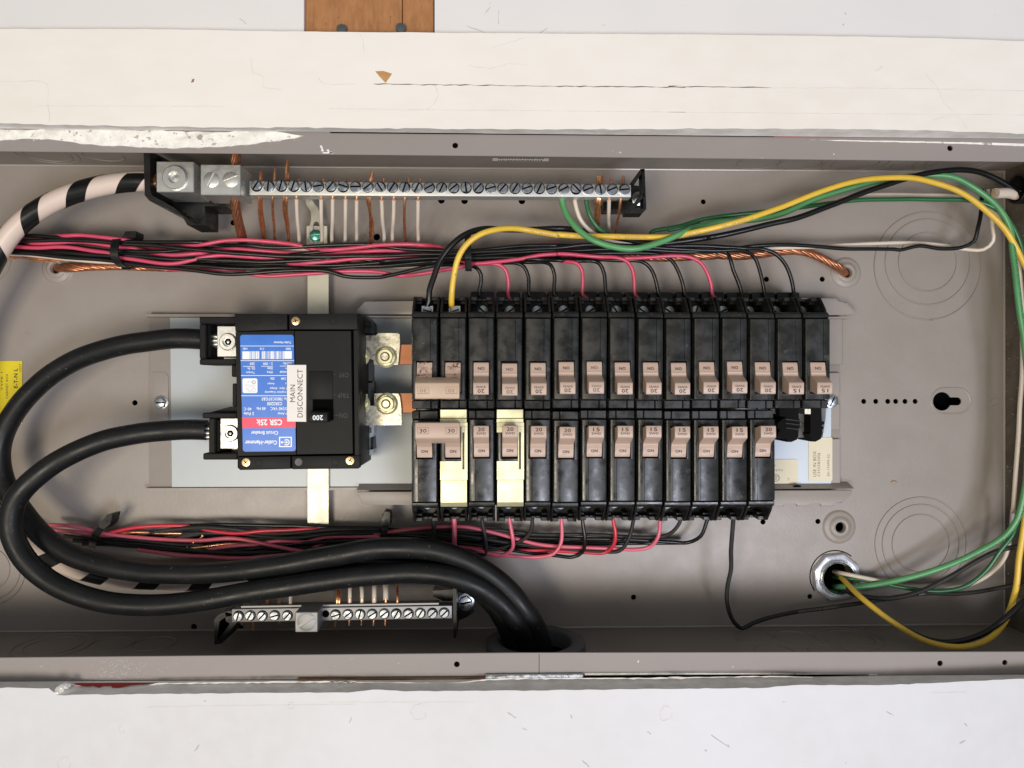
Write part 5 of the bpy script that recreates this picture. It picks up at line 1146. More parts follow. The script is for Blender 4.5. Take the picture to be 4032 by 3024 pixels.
bwire(12, 0, BK, [('a', [(-60, 190, 24), (200, 215, 24), (500, 240, 24), (800, 245, 27), (1000, 275), (1200, 300), (1400, 302), (1700, 305), (1900, 295), (2212, 268)]), ('b', [(276, 322, 27), (700, 350, 24), (1200, 392, 28), (1400, 375), (1600, 360), (1900, 345, 26), (2212, 380, 24)]), ('c', [(400, 395, 26), (1000, 408), (1300, 398), (1700, 373), (2212, 350)]), ('d', [(276, 345), (600, 340), (900, 332), (1300, 345), (1600, 362), (1900, 365), (2100, 370)]), ('e', [(190, 382, 30), (206, 440, 36), (240, 560, 42), (290, 680, 45), (335, 840, 47)])], 30, lab('black', 12, 0))
bwire(13, 0, BK, [('a', [(-60, 155), (0, 165), (300, 190), (700, 180), (1100, 196), (1300, 216), (1700, 242), (2000, 272), (2212, 292)]), ('b', [(276, 345), (450, 362), (700, 385), (1000, 405), (1300, 416), (1600, 420), (2000, 410), (2212, 405)]), ('c', [(276, 404), (600, 395), (1000, 385), (1300, 370), (1600, 355), (2000, 330), (2212, 318)]), ('d', [(276, 300), (600, 285), (1100, 298), (1500, 330), (2000, 348), (2212, 342)]), ('e', [(276, 342), (400, 366, 33), (480, 435, 38), (540, 600, 43), (588, 840, 47)])], 35, lab('black', 13, 0))
bwire(14, 0, BK, [('a', [(-60, 125), (0, 130), (400, 132), (700, 158), (1000, 172), (1300, 197), (1700, 203), (2212, 203)]), ('b', [(276, 256, 27), (420, 275, 24), (550, 290, 28), (750, 295), (950, 315), (1200, 317), (1450, 300), (1800, 285), (2100, 277)]), ('c', [(165, 284, 30), (400, 318), (600, 340), (850, 350), (1100, 352), (1300, 345), (1500, 325), (1800, 298), (2212, 290)]), ('d', [(276, 290, 30), (700, 300, 28), (1300, 295), (1700, 300), (2212, 318)]), ('e', [(200, 312), (400, 330), (560, 337, 32), (700, 387, 37), (800, 490, 41), (870, 650, 45), (900, 840, 47)])], 33, lab('black', 14, 0))
# filler wires of the upper bundle that run on to the right
wire('white_branch_wire', 'white wire leaving the upper bundle towards the top right corner of the box', M['w_white'], RW, [('a', [(-60, 330), (0, 332), (400, 350), (700, 385), (950, 405), (1300, 425, 16), (2000, 440, 16)]), ('b', [(276, 480, 14), (900, 350, 16), (1330, 348, 24), (1480, 346, 24), (1700, 390, 16)]), ('c', [(276, 540, 14), (430, 528, 16), (580, 525, 16), (1000, 480, 15)]), ('d', [(400, 350, 16), (2000, 330, 18)]), ('e', [(560, 328, 20), (900, 318, 20), (1200, 305, 18), (1500, 287, 20), (2212, 266, 20)]), ('C', [(1720, 1528, 20), (1850, 1550, 22), (1960, 1552, 26), (2018, 1500, 30), (2014, 1400, 32), (2005, 1310, 30), (1990, 1180, 28)])], 18)
wire('black_branch_wire', 'black wire running right out of the upper bundle beside the white one', BK, RW, [('c', [(600, 420, 20), (1600, 400, 22), (2212, 380, 24)]), ('d', [(276, 362, 26), (700, 352, 28), (1300, 310, 30), (2000, 300, 30)]), ('e', [(276, 318, 30), (450, 305, 31), (700, 290, 31), (900, 288, 30), (1100, 300, 29), (1500, 330, 27), (2000, 336, 26)]), ('C', [(1440, 1555, 26), (1560, 1530, 27), (1700, 1545, 27), (1830, 1535, 28), (1900, 1500, 30), (1925, 1420, 32), (1945, 1310, 30), (1950, 1180, 26)])], 28)
wire('rose_wire_end', 'rose red wire surfacing briefly in the upper bundle behind the yellow wire', RD, RW, [('a', [(150, 195, 20), (230, 187, 30), (450, 180, 31), (640, 187, 26), (1400, 260, 18)]), ('b', [(276, 345, 22), (480, 342, 28), (650, 333, 30), (900, 350, 30), (1200, 370, 28), (1400, 366, 24), (1600, 386, 26), (1900, 366, 29), (2212, 350, 31)]), ('c', [(300, 345, 31), (500, 356, 29), (650, 378, 24), (1200, 360, 20), (1700, 318, 24), (1850, 297, 27), (2212, 282, 27)]), ('d', [(276, 300, 24), (450, 330, 20), (700, 360, 18)])], 28)
copper('thin_bare_copper', 'thin bare copper wires along the lower left of the upper bundle', 1.5, [('a', [(-60, 378), (0, 376), (200, 371), (400, 394), (600, 404), (900, 400), (1200, 420, 14), (1800, 440, 14)])], 17, 2, lay=60, rs=.75)
copper('ground_electrode_cable', 'thick stranded bare copper running behind the upper bundle into both dimpled holes', 3.3, [('a', [(628, 492, -12), (640, 488, 1), (700, 482, 9), (800, 476), (1000, 465), (1300, 462), (1500, 470), (2000, 478)]), ('b', [(276, 500), (600, 505), (1200, 480, 10), (2000, 440, 10)]), ('c', [(1000, 430, 9), (2000, 410, 10)]), ('d', [(1000, 415, 12), (1500, 430), (2000, 402)]), ('e', [(0, 398), (300, 408), (500, 398), (700, 368), (900, 350), (1050, 372), (1200, 430), (1350, 510, 12), (1430, 570, 8), (1452, 598, 0), (1458, 604, -12)])], 13, 7, lay=42, rs=1.25, m='copper_dull')
# big black, yellow and green conductors of the right-hand side
wire('black_feeder_wire', 'heavy black wire looping from the first upper breaker pole out to the top right corner', BK, 2.1, [('K1', [(300, 330, 54), (330, 240, 55), (335, 100, 56)]), ('c', [(800, 800, 56), (850, 650, 56), (920, 460, 56), (1050, 285, 56), (1200, 172, 54), (1370, 120, 50), (1650, 122, 42), (2000, 122, 40), (2212, 112, 40)]), ('d', [(450, 120, 38), (750, 178, 38), (1000, 225, 40), (1300, 272, 42), (1600, 245, 44), (1900, 205, 46)]), ('e', [(0, 200, 48), (400, 118, 50), (700, 50, 50), (900, 2, 50)]), ('C', [(1000, 1283, 48), (1300, 1168, 46), (1480, 1112, 44), (1620, 1078, 43), (1800, 1058, 42), (1950, 1078, 40), (2100, 1150, 38), (2212, 1235, 36)]), ('F', [(2330, -300, 34), (2420, 500, 34), (2420, 1300, 34)]), ('I', [(2300, 500, 36), (2212, 612, 50), (2100, 720, 53), (1950, 830, 50), (1800, 873, 46), (1650, 868, 45), (1450, 785, 40), (1260, 650, 27), (1150, 565, 16), (1090, 515, 6), (1060, 495, -14)])], 40)
wire('yellow_feeder_wire', 'bright yellow wire looping from the second upper breaker pole round the right side', M['w_yellow'], 2.1, [('K1', [(660, 330, 54), (655, 290, 56), (660, 120, 60)]), ('c', [(1050, 800, 60), (1075, 600, 62), (1120, 425, 64), (1200, 295, 65), (1350, 180, 65), (1500, 130, 62), (1650, 113, 58), (1800, 120, 54), (2000, 150, 52), (2212, 182, 50)]), ('d', [(200, 171, 50), (500, 190, 50), (900, 203, 52), (1250, 205, 54), (1500, 198, 56), (1800, 140, 58), (2212, 38, 60)]), ('C', [(495, 1361, 60), (700, 1288, 58), (1000, 1170, 56), (1250, 1115, 54), (1430, 1102, 52), (1600, 1120, 50), (1800, 1190, 48), (1950, 1288, 46), (2090, 1425, 44), (2200, 1610, 42)]), ('F', [(2270, 200, 42), (2310, 700, 42), (2290, 1200, 42)]), ('I', [(2212, 150, 42), (2185, 350, 42), (2160, 550, 42), (2120, 690, 46), (2030, 825, 54), (1900, 895, 60), (1770, 908, 60), (1600, 868, 57), (1400, 752, 50), (1220, 615, 36), (1130, 530, 18), (1070, 470, 0), (1050, 455, -14)])], 50,
     prints=(M['ink_soft'], [(s, 2.4, 'VW-1 OR GASOLINE', 1) for s in (96, 132, 168, 205, 243)], -0.5))
tx = 'TYPE THHN OR THWN OR AWM NYLON OR GASOLINE'
wire('green_ground_wire', 'thick light green wire looping from the neutral bar and down the right side', M['w_lgreen'], 2.2, [('B', [(1440, 1215, 52), (1440, 1240, 52), (1468, 1330, 54), (1545, 1430, 58), (1650, 1502, 62), (1780, 1540, 63), (1900, 1546, 63), (2050, 1508, 60), (2212, 1440, 56)]), ('C', [(150, 1424, 48), (330, 1378, 42), (560, 1362, 40), (700, 1330, 38), (950, 1225, 36), (1300, 1130, 38), (1600, 1092, 40), (1760, 1102, 42), (1900, 1168, 42), (2050, 1290, 42), (2130, 1430, 42)]), ('F', [(2140, -20, 42), (2172, 250, 44), (2240, 800, 44), (2230, 1350, 44)]), ('I', [(2212, -60, 44), (2170, 110, 42), (2080, 225, 38), (1900, 325, 32), (1700, 412, 27), (1500, 472, 22), (1300, 515, 15), (1150, 535, 12), (1080, 532, 8), (1030, 530, -14)])], 44,
     prints=(M['w_dgreen'], [(470, 2.9, tx, -1), (560, 2.9, tx, -1), (655, 2.9, tx, -1)], 0.3))
wire('dark_green_wire', 'thin dark green wire running from the neutral bar under the yellow wire', M['w_dgreen'], 1.6, [('B', [(1590, 1215, 50), (1592, 1245, 50), (1612, 1330, 50), (1655, 1405, 48), (1730, 1458, 44), (1850, 1480, 38), (2000, 1478, 36)]), ('d', [(1280, 158, 36), (1500, 102, 36), (1800, 42, 36)]), ('C', [(0, 1432, 36), (200, 1368, 36), (400, 1338, 36), (650, 1310, 36), (850, 1288, 36), (1100, 1252, 36), (1300, 1240, 36), (1600, 1242, 36), (1850, 1245, 38), (1990, 1278, 40), (2110, 1365, 40), (2190, 1510, 40)]), ('F', [(2230, 200, 40), (2290, 800, 40), (2250, 1400, 40)]), ('I', [(2212, 20, 38), (2150, 190, 36), (2070, 300, 34), (1985, 425, 30), (1850, 528, 26), (1700, 558, 22), (1500, 545, 18), (1300, 505, 13), (1180, 488, 10), (1080, 478, 4), (1030, 470, -14)])], 40)
wire('white_neutral_wire', 'white wire from the right part of the neutral bar passing behind the yellow wire', M['w_white'], 1.6, [('B', [(1520, 1235, 50), (1530, 1290, 50), (1562, 1375, 48), (1620, 1440, 44), (1700, 1480, 38), (1850, 1510, 34), (2000, 1518, 34), (2120, 1490, 36), (2212, 1478, 38)]), ('C', [(150, 1430, 34), (400, 1358, 32), (560, 1338, 32), (700, 1318, 30), (1000, 1245, 26), (1250, 1212, 24), (1500, 1212, 24), (1800, 1228, 28), (2000, 1300, 34), (2100, 1420, 36)]), ('F', [(2170, 0, 36), (2205, 600, 34), (2180, 1100, 30), (2140, 1600, 28)]), ('I', [(2138, 60, 26), (2130, 200, 24), (2090, 350, 22), (1990, 455, 20), (1850, 525, 16), (1600, 545, 13), (1430, 525, 12), (1280, 488, 12), (1160, 462, 12), (1080, 445, 6), (1030, 435, -14)])], 32)
wire('loose_black_wire', 'long loose black wire dropping from the last lower breaker and sweeping right', M['w_dusty'], 1.6, [('I', [(405, 60, 46), (403, 120, 44), (388, 300, 38), (388, 420, 34), (368, 520, 30), (362, 620, 26), (385, 710, 22), (425, 772, 18), (462, 792, 16), (520, 762, 16), (620, 722, 16), (800, 688, 16), (1000, 660, 16), (1200, 632, 18), (1400, 598, 20), (1600, 572, 20), (1800, 573, 22), (2000, 552, 24), (2212, 492, 28), (2400, 420, 30)])], 20,
     prints=(M['ink_print'], [(150, 2.0, 'GASOLINE AND OIL RESISTANT II', 1), (205, 2.6, 'AND OIL RESISTANT II  VW-1  600V', 1)], 0.2))
# its lead into the thirteenth terminal
wire('upturned_black_wire', 'black wire leaving the conduit nipple and curving up to the right edge', M['w_dusty'], 1.8, [('I', [(1045, 520, -14), (1090, 548, 4), (1140, 575, 12), (1240, 598, 18), (1350, 606, 22), (1470, 590, 24), (1600, 550, 26), (1760, 465, 28), (1900, 382, 30), (2050, 310, 32), (2212, 270, 34), (2400, 250, 34)])], 24)
# ---------------------------------------------------------------- wires on the neutral bar
COP = 'bare copper ends under the neutral bar'; WHT = 'white wires under the neutral bar'
def drop(c, x, xe, ye, kind, y0=1235, lab='', r=1.35, mid=None, tipy=None, k=0):
    zt = ZN-5
    top_ = [(x, y0-22, zt), (x, y0, zt)] if kind != 'white' else [(x, y0, zt)]
    spec = [(c, top_+([(mid[0], mid[1], 46)] if mid else [((x*2+xe)/3, y0+(ye-y0)*.45, 46)])+[(xe, ye-45, 30), (xe, ye+10, 22), (xe+2, ye+45, 13)])]
    if kind == 'white':
        t = thing('neutral_wire', lab, 'wire', tuple(P(c, x, y0, zt)), WHT)
        mb = MB(); mb.tube(path(spec, 40), r, 10); part('insulation', mb, M['w_white'], t, 60)
        mb = MB(); mb.tube([P(c, x, y0+3, zt), P(c, x, y0-25, zt)], 1.0, 8); mb_ = mb
        ty = tipy or 1112
        mb.tube([P(c, x+12, 1135+(13 if c == 'B' else 0), zt), P(c, x+14, ty+(0 if c == 'B' else 0), zt)], 1.0, 8); part('bare_end', mb, M['copper'], t, 60)
    else:
        return copper('copper_ground_wire', lab, r, spec, 40, kind, COP, 30, rs=(r*.62 if kind == 2 else None)) if kind > 1 else None
copper('ground_bundle', 'thick stranded copper through the double screw lug of the neutral bar', 3.4, [('A', [(1466, 930, 60), (1466, 1030, 60), (1462, 1120, 60), (1460, 1215, 60), (1462, 1260, 56), (1480, 1370, 44), (1505, 1480, 28), (1512, 1560, 14)])], 50, 9, lay=60, rs=1.2, m='copper_dull')
pos = ['fourth', 'first', 'second', 'third']
W_ = [('A', 1845, 1860, 1512), ('A', 1998, 2003, 1515), ('A', 2070, 2065, 1505), ('A', 2150, 2148, 1505), ('B', 165, 165, 1500), ('B', 320, 336, 1500), ('B', 396, 388, 1500), ('B', 547, 548, 1510), ('B', 1735, 1733, 1440)]
dsc = ['just left of the green ground screw', 'just right of the green ground screw', 'second right of the green ground screw', 'third right of the green ground screw', 'just left of the twisted copper pair', 'just right of the twisted copper pair, slanting', 'left of the single bare copper wire', 'rightmost of the left group', 'alone near the right end beside bare copper']
for k, (c, x, xe, ye) in enumerate(W_): drop(c, x, xe, ye, 'white', 1238 if c == 'A' else 1245, 'white wire dropping from the neutral bar, '+dsc[k])
def cw(label, r, n, spec, lay=30):
    if n == 1:
        return wire('copper_ground_wire', label, M['copper'], r, spec, 50, COP)
    return copper('copper_ground_wire', label, r, spec, 50, n, COP, lay, rs=r*.52)
zt = ZN-5
cw('pair of bare copper wires, first from the left under the neutral bar', 1.9, 2, [('A', [(1624, 1068, zt), (1624, 1140, zt), (1622, 1215, zt), (1622, 1300, 48), (1632, 1400, 34), (1642, 1490, 22), (1645, 1530, 14)])], 220)
cw('single thin bare copper wire, second from the left under the neutral bar', 1.0, 1, [('A', [(1710, 1048, zt), (1706, 1140, zt), (1698, 1215, zt), (1698, 1300, 48), (1704, 1400, 34), (1708, 1490, 22), (1710, 1530, 14)])])
cw('bright bent pair of copper wires, third from the left under the neutral bar', 1.9, 2, [('A', [(1787, 1000, zt), (1784, 1100, zt), (1775, 1215, zt), (1774, 1300, 48), (1790, 1400, 34), (1798, 1480, 24), (1782, 1530, 14)])], 160)
cw('twisted bare copper pair in the middle of the white wires', 1.9, 2, [('B', [(262, 1072, zt), (250, 1140, zt), (238, 1215, zt), (244, 1300, 48), (256, 1400, 34), (256, 1490, 24), (256, 1540, 14)])], 70)
cw('single bare copper wire left of the last white wire', 1.05, 1, [('B', [(488, 1105, zt), (486, 1150, zt), (467, 1220, zt), (463, 1320, 48), (465, 1420, 34), (470, 1500, 24), (471, 1540, 14)])])
cw('cluster of bare copper wires near the right end of the neutral bar', 2.4, 4, [('B', [(1678, 1098, zt), (1678, 1150, zt), (1668, 1240, zt), (1664, 1310, 48), (1660, 1370, 40), (1665, 1430, 30), (1680, 1500, 16)])], 60)
cw('last thin bare copper wire at the right end of the neutral bar', 1.0, 1, [('B', [(1823, 1095, zt), (1822, 1150, zt), (1808, 1235, zt), (1800, 1320, 48), (1785, 1390, 38), (1775, 1450, 28), (1770, 1500, 16)])])
# short tips above the bar
# ---------------------------------------------------------------- wires on the ground bar
zt = ZG-5
for c, x, xe, r, k in [('H', 122, 122, 1.35, 'first'), ('H', 198, 192, 1.35, 'second'), ('H', 274, 274, 1.6, 'third'), ('H', 346, 344, 1.9, 'fourth and thickest')]:
    t = thing('short_white_wire', 'short white wire, %s from the left above the ground bar' % k, 'wire', tuple(P(c, x, 600, zt)), 'white wires above the ground bar')
    mb = MB(); mb.tube(path([(c, [(xe, 430, 30), (xe, 500, 40), (x, 560, 50), (x, 612 if r > 1.7 else 632, zt)])], 40), r, 10); part('insulation', mb, M['w_white'], t, 60)
    mb = MB(); mb.tube([P(c, x, 605, zt), P(c, x, 660, zt)], .95, 8); mb.tube([P(c, x-2, 728, zt), P(c, x-4, 772, zt)], .8, 8); part('bare_end', mb, M['copper'], t, 60)
copper('short_copper_pair', 'short bare copper pair above the left of the right half of the ground bar', 1.8, [('H', [(52, 440, 30), (50, 520, 42), (50, 600, zt), (48, 665, zt)])], 50, 2, 'short copper above the ground bar', 200, rs=.95)
wire('short_copper_wire', 'single bare copper wire right of the white wires above the ground bar', M['copper'], 1.05, [('H', [(418, 440, 30), (418, 520, 42), (419, 600, zt), (420, 660, zt)])], 50)
for x, y, lb2, m in [(1662, 630, 'leftmost', 'copper'), (1735, 622, 'middle', 'copper'), (1808, 612, 'white capped rightmost', 'w_white')]:
    mb = MB(); q0 = P('G', x, y-26, zt-4); q1 = P('G', x, y+30, zt); mb.tube([q0, q1], 1.1 if m == 'copper' else 1.3, 8)
    solo('wire_stub', mb, M[m], '%s of three short wire stubs above the left half of the ground bar' % lb2, 'wire', 'wire stubs at the ground bar')
for c, x, y, dx in [('G', 1505, 768, 8), ('G', 1575, 800, 0), ('G', 1742, 765, 2), ('G', 2082, 778, -8), ('G', 2118, 745, 4)]:
    mb = MB(); mb.tube([P(c, x-dx, 730, zt-2), P(c, x, y, zt-4)], .75, 6); solo('wire_tip', mb, M['copper'], 'tiny bare copper tip poking out under the ground bar', 'wire end', 'copper tips under the ground bar')
# ---------------------------------------------------------------- lower bundle
G_B = 'branch wires bundled below the breakers'
PK, CR_, DU = M['w_pink'], M['w_crim'], M['w_dusty']
def low(i, m, lead, run, z0, label): return bwire(i, 1, m, [run] if isinstance(run, tuple) else run+[lead], z0, label, group=G_B)
low(2, DU, ('H', [(965, 330, 30), (972, 300, 34), (960, 200, 40), (945, 110, 45)]), [('f', [(700, 330, 16), (1100, 380, 20)]), ('f', [(1400, 422, 26), (1800, 470, 30), (2212, 500, 32)]), ('g', [(276, 502, 32), (500, 515, 32), (800, 511, 30), (1100, 500, 24), (2212, 430, 16)]), ('H', [(500, 300, 16), (850, 330, 22)])], 28, lab('grey-black', 2, 1))
low(3, PK, ('H', [(1030, 340, 33), (1090, 330, 34), (1135, 290, 36), (1135, 220, 40), (1115, 100, 45)]), [('f', [(540, 212, 28), (750, 222, 30), (950, 262, 32), (1050, 292, 33), (1200, 318, 33), (1500, 347, 32), (1900, 376, 33), (2212, 378, 34)]), ('g', [(276, 372, 34), (500, 362, 35), (650, 366, 35), (850, 400, 35), (1050, 445, 34), (1300, 492, 32), (1600, 540, 24)]), ('H', [(400, 300, 16), (900, 300, 26)])], 30, lab('rose pink', 3, 1))
low(4, DU, ('H', [(1000, 300, 28), (1150, 262, 32), (1230, 215, 36), (1258, 150, 40), (1260, 100, 45)]), [('f', [(1100, 350, 22), (1500, 382, 28), (1900, 425, 30), (2212, 450, 30)]), ('g', [(276, 490, 29), (600, 480, 26), (1200, 430, 24), (2000, 370, 26)]), ('H', [(300, 250, 24), (700, 280, 24)])], 28, lab('short grey-black', 4, 1))
low(5, PK, ('H', [(1000, 325, 33), (1150, 340, 34), (1290, 345, 36), (1390, 325, 38), (1435, 260, 40), (1437, 100, 45)]), [('f', [(600, 268, 28), (800, 285, 29), (980, 312, 26), (1400, 350, 22)]), ('g', [(300, 478, 27), (500, 455, 31), (700, 432, 32), (850, 424, 30), (1050, 388, 31), (1250, 390, 30), (1400, 400, 24), (1620, 344, 26), (1900, 340, 29), (2212, 342, 30)]), ('H', [(300, 222, 28), (500, 260, 22), (850, 290, 28)])], 30, lab('long rose pink', 5, 1))
low(6, BK, ('H', [(1250, 322, 28), (1400, 335, 30), (1510, 345, 32), (1570, 315, 35), (1582, 240, 38), (1572, 100, 45)]), [('f', [(1100, 375, 24), (1300, 400, 27), (1700, 440, 30), (2212, 490, 31)]), ('g', [(400, 520, 30), (800, 470, 27), (1200, 425, 27), (1800, 385, 27), (2212, 370, 26)]), ('H', [(500, 255, 26), (900, 268, 28), (1100, 300, 27)])], 28, lab('black', 6, 1))
low(7, CR_, ('H', [(1400, 310, 27), (1600, 320, 30), (1710, 318, 33), (1765, 270, 37), (1775, 200, 40), (1755, 90, 45)]), [('f', [(1190, 300, 32), (1400, 252, 31), (1600, 226, 31), (1900, 222, 29), (2212, 240, 24)]), ('g', [(276, 265, 28), (450, 290, 31), (620, 305, 32), (760, 300, 33), (900, 282, 33), (1200, 266, 32), (1500, 257, 31), (1700, 275, 24), (2100, 290, 24)]), ('H', [(300, 240, 22), (900, 290, 26), (1150, 305, 27)])], 28, lab('crimson', 7, 1))
low(8, DU, ('H', [(1500, 300, 28), (1700, 315, 32), (1800, 310, 35), (1855, 240, 39), (1892, 90, 45)]), [('f', [(1500, 330, 26), (1700, 285, 31), (2000, 246, 32), (2212, 236, 33)]), ('g', [(276, 240, 34), (450, 245, 34), (650, 265, 33), (850, 300, 31), (1100, 308, 32), (1400, 290, 33), (1650, 266, 34), (2212, 264, 34)]), ('H', [(0, 180, 33), (300, 190, 32), (700, 200, 28), (1100, 255, 26)])], 30, lab('dusty black', 8, 1))
low(9, PK, ('H', [(1900, 300, 32), (1990, 280, 35), (2040, 220, 39), (2055, 90, 45)]), [('f', [(1500, 480, 26), (1700, 510, 29), (2000, 550, 30), (2212, 556, 30)]), ('g', [(276, 560, 30), (600, 570, 29), (850, 565, 27), (1400, 480, 18)]), ('H', [(60, 215, 22), (270, 200, 30), (450, 180, 33), (650, 161, 34), (850, 160, 34), (1000, 190, 33), (1150, 228, 33), (1300, 266, 32), (1500, 284, 32), (1750, 292, 31)])], 30, lab('pale pink', 9, 1))
low(10, DU, ('H', [(2050, 222, 33), (2130, 190, 37), (2175, 130, 41), (2190, 90, 45)]), [('f', [(1800, 350, 26), (2000, 310, 30), (2212, 298, 31)]), ('g', [(0, 350, 30), (150, 310, 31), (350, 298, 31), (550, 310, 27), (900, 335, 27), (1150, 355, 31), (1400, 345, 32), (1700, 305, 33), (2212, 310, 30)]), ('H', [(0, 205, 28), (500, 185, 28), (1000, 180, 29), (1300, 205, 31), (1700, 208, 31)])], 30, lab('dusty black', 10, 1))
low(11, BK, ('I', [(20, 252, 26), (120, 256, 29), (200, 215, 36), (250, 100, 45)]), [('f', [(1900, 222, 24), (2212, 215, 26)]), ('g', [(276, 213, 27), (700, 212, 28), (1200, 222, 28), (1700, 240, 28), (2212, 250, 28)]), ('H', [(100, 172, 27), (500, 180, 26), (1000, 205, 27), (1300, 228, 28), (1700, 235, 28), (2000, 245, 27)])], 27, lab('wide curving black', 11, 1))
t_ = bwire(12, 1, DU, [('I', [(403, 118, 44), (405, 90, 45)])], 45, 'end of the loose black wire entering the thirteenth lower breaker', name='wire_end', group=None)
wire('lead_wire', 'grey-black wire hanging from the first pole of the lower two-pole breaker behind the cables', DU, 1.7, [('H', [(640, 60, 26), (642, 120, 24), (648, 215, 24), (650, 330, 18)])], 40)
wire('lead_wire', 'bright red wire hanging from the second pole of the lower two-pole breaker', M['w_pink'], 1.9, [('H', [(768, 60, 26), (772, 120, 25), (774, 250, 26), (774, 340, 18)])], 40)
for k, (z, pts) in enumerate([(22, [('f', [(900, 420), (1300, 430), (1700, 470), (2212, 520)]), ('g', [(700, 540), (1200, 470), (2212, 400)]), ('H', [(400, 260), (1000, 300), (1500, 310), (1800, 300)])]), (21, [('f', [(1000, 300), (1500, 320), (2212, 340)]), ('g', [(700, 330), (1400, 330), (2212, 320)]), ('H', [(500, 230), (1000, 240), (1500, 262), (1900, 262), (2212, 258)])]), (20, [('f', [(800, 380), (1500, 450), (2212, 470)]), ('g', [(700, 450), (1400, 380), (2212, 340)]), ('H', [(500, 210), (1000, 270), (1500, 240)])]), (19, [('f', [(800, 350), (1500, 400), (2212, 430)]), ('g', [(700, 400), (1400, 440), (2212, 390)]), ('H', [(500, 285), (1000, 282), (1400, 310)])])]):
    wire('bundled_black_wire', 'black wire deep inside the lower bundle', BK, RW, pts, z*.36, 'black wires deep in the lower bundle')
wire('bare_copper_strand', 'bare copper wire glinting between the lower bundle wires', M['copper'], .9, [('f', [(1200, 318, 10), (1400, 297, 14), (1570, 298, 14), (1740, 303, 14), (1930, 302, 14), (2212, 330, 12)]), ('g', [(100, 456, 14), (350, 440, 14), (520, 418, 13), (900, 420, 9)])], 13)
# ---------------------------------------------------------------- cable ties
def tie(label, c, pts, w, z, tail, zt=None):
    t = thing('cable_tie', label, 'cable tie', tuple(P(c, pts[0][0], pts[0][1], z)), 'black cable ties')
    q = [P(c, x, y, zz) for x, y, zz in pts]; q = catmull(q, 2)
    mb = MB(); vs = []
    for i, p in enumerate(q):
        T = (q[min(i+1, len(q)-1)]-q[max(0, i-1)]).normalized(); S_ = Vector((1, 0, 0)); S_ = (S_-T*S_.dot(T)).normalized(); N = S_.cross(T)
        for a, b in ((-w/2, 0), (w/2, 0), (w/2, -1.1), (-w/2, -1.1)): vs.append(p+S_*a+N*(b if N.z > 0 else -b))
    n = len(q); mb.add(vs, [(i*4+j, i*4+(j+1) % 4, (i+1)*4+(j+1) % 4, (i+1)*4+j) for i in range(n-1) for j in range(4)]); mb.f = [f for f in mb.f]
    part('strap', mb, M['black'], t, 30)
    if tail: mb = MB(); npoly(mb, c, tail[0], tail[1], tail[2]); part('head', mb, M['black'], t, 30)
tie('black cable tie round the upper bundle near the left edge', 'a', [(1300, 140, 18), (1268, 170, 36), (1243, 250, 41), (1243, 360, 41), (1290, 440, 36), (1420, 500, 18)], 5.6, 40, ([(1340, 130), (1365, 85), (1478, 82), (1480, 120), (1470, 158), (1345, 150)], 26, 38))
tie('black cable tie round the upper bundle beside the yellow wire', 'c', [(1222, 180, 28), (1222, 250, 36), (1224, 350, 42), (1226, 450, 42), (1228, 545, 36), (1228, 552, 22)], 4.6, 40, ([(1200, 455), (1258, 455), (1262, 552), (1196, 552)], 36, 46))
tie('black cable tie with its tail sticking up on the lower left bundle', 'f', [(1150, 160, 10), (1110, 230, 19), (1050, 300, 21), (1020, 370, 21), (1000, 460, 10)], 5.0, 40, ([(1130, 150), (1165, 100), (1225, 92), (1200, 200), (1130, 260), (1075, 240), (1080, 180)], 12, 24))
tie('black cable tie standing up beside the thick cables left of the breakers', 'H', [(345, 75, 14), (345, 120, 20), (335, 200, 23), (330, 250, 14)], 5.0, 40, ([(322, 100), (335, 62), (372, 70), (372, 150), (312, 152)], 12, 25))
# ---------------------------------------------------------------- the thick service cables
RC = 7.3
wire('service_cable', 'thick black cable from the upper lug passing beneath the other cable loop', M['cable'], RC, [('D', [(1330, 540, 46), (1240, 530, 46), (1100, 527, 46), (950, 538, 45), (780, 562, 44), (600, 610, 42), (430, 680, 40), (270, 785, 38), (130, 930, 36), (30, 1090, 34), (-5, 1250, 34), (20, 1400, 34), (80, 1520, 36)]), ('G', [(200, 145, 40), (300, 245, 44), (450, 340, 46), (650, 400, 48), (900, 440, 50), (1200, 448, 52), (1500, 428, 54), (1800, 387, 56), (2020, 348, 57)]), ('H', [(300, 292, 58), (500, 290, 58), (700, 315, 57), (900, 395, 56), (1080, 520, 54), (1210, 670, 52), (1290, 810, 48), (1320, 930, 44), (1325, 1120, 40)])], 40, None, 'cable', 4, 24)
wire('service_cable', 'thick black cable from the lower lug making the outer loop over everything', M['cable'], RC, [('D', [(1286, 1095, 46), (1200, 1093, 47), (1050, 1098, 48), (850, 1118, 50), (650, 1160, 54), (450, 1240, 58), (290, 1335, 60), (160, 1445, 62), (90, 1550, 62)]), ('G', [(70, 120, 62), (85, 230, 62), (150, 355, 62), (280, 480, 62), (450, 568, 62), (680, 630, 62), (930, 650, 62), (1200, 625, 62), (1500, 572, 62), (1800, 525, 62), (2100, 485, 62)]), ('H', [(100, 478, 62), (300, 458, 62), (530, 446, 62), (750, 468, 62), (950, 545, 60), (1100, 665, 56), (1190, 790, 52), (1235, 920, 46), (1250, 1120, 40)])], 50, None, 'cable', 4, 24)
for c, x, y in (('D', 1310, 540), ('D', 1300, 1098)):
    pass
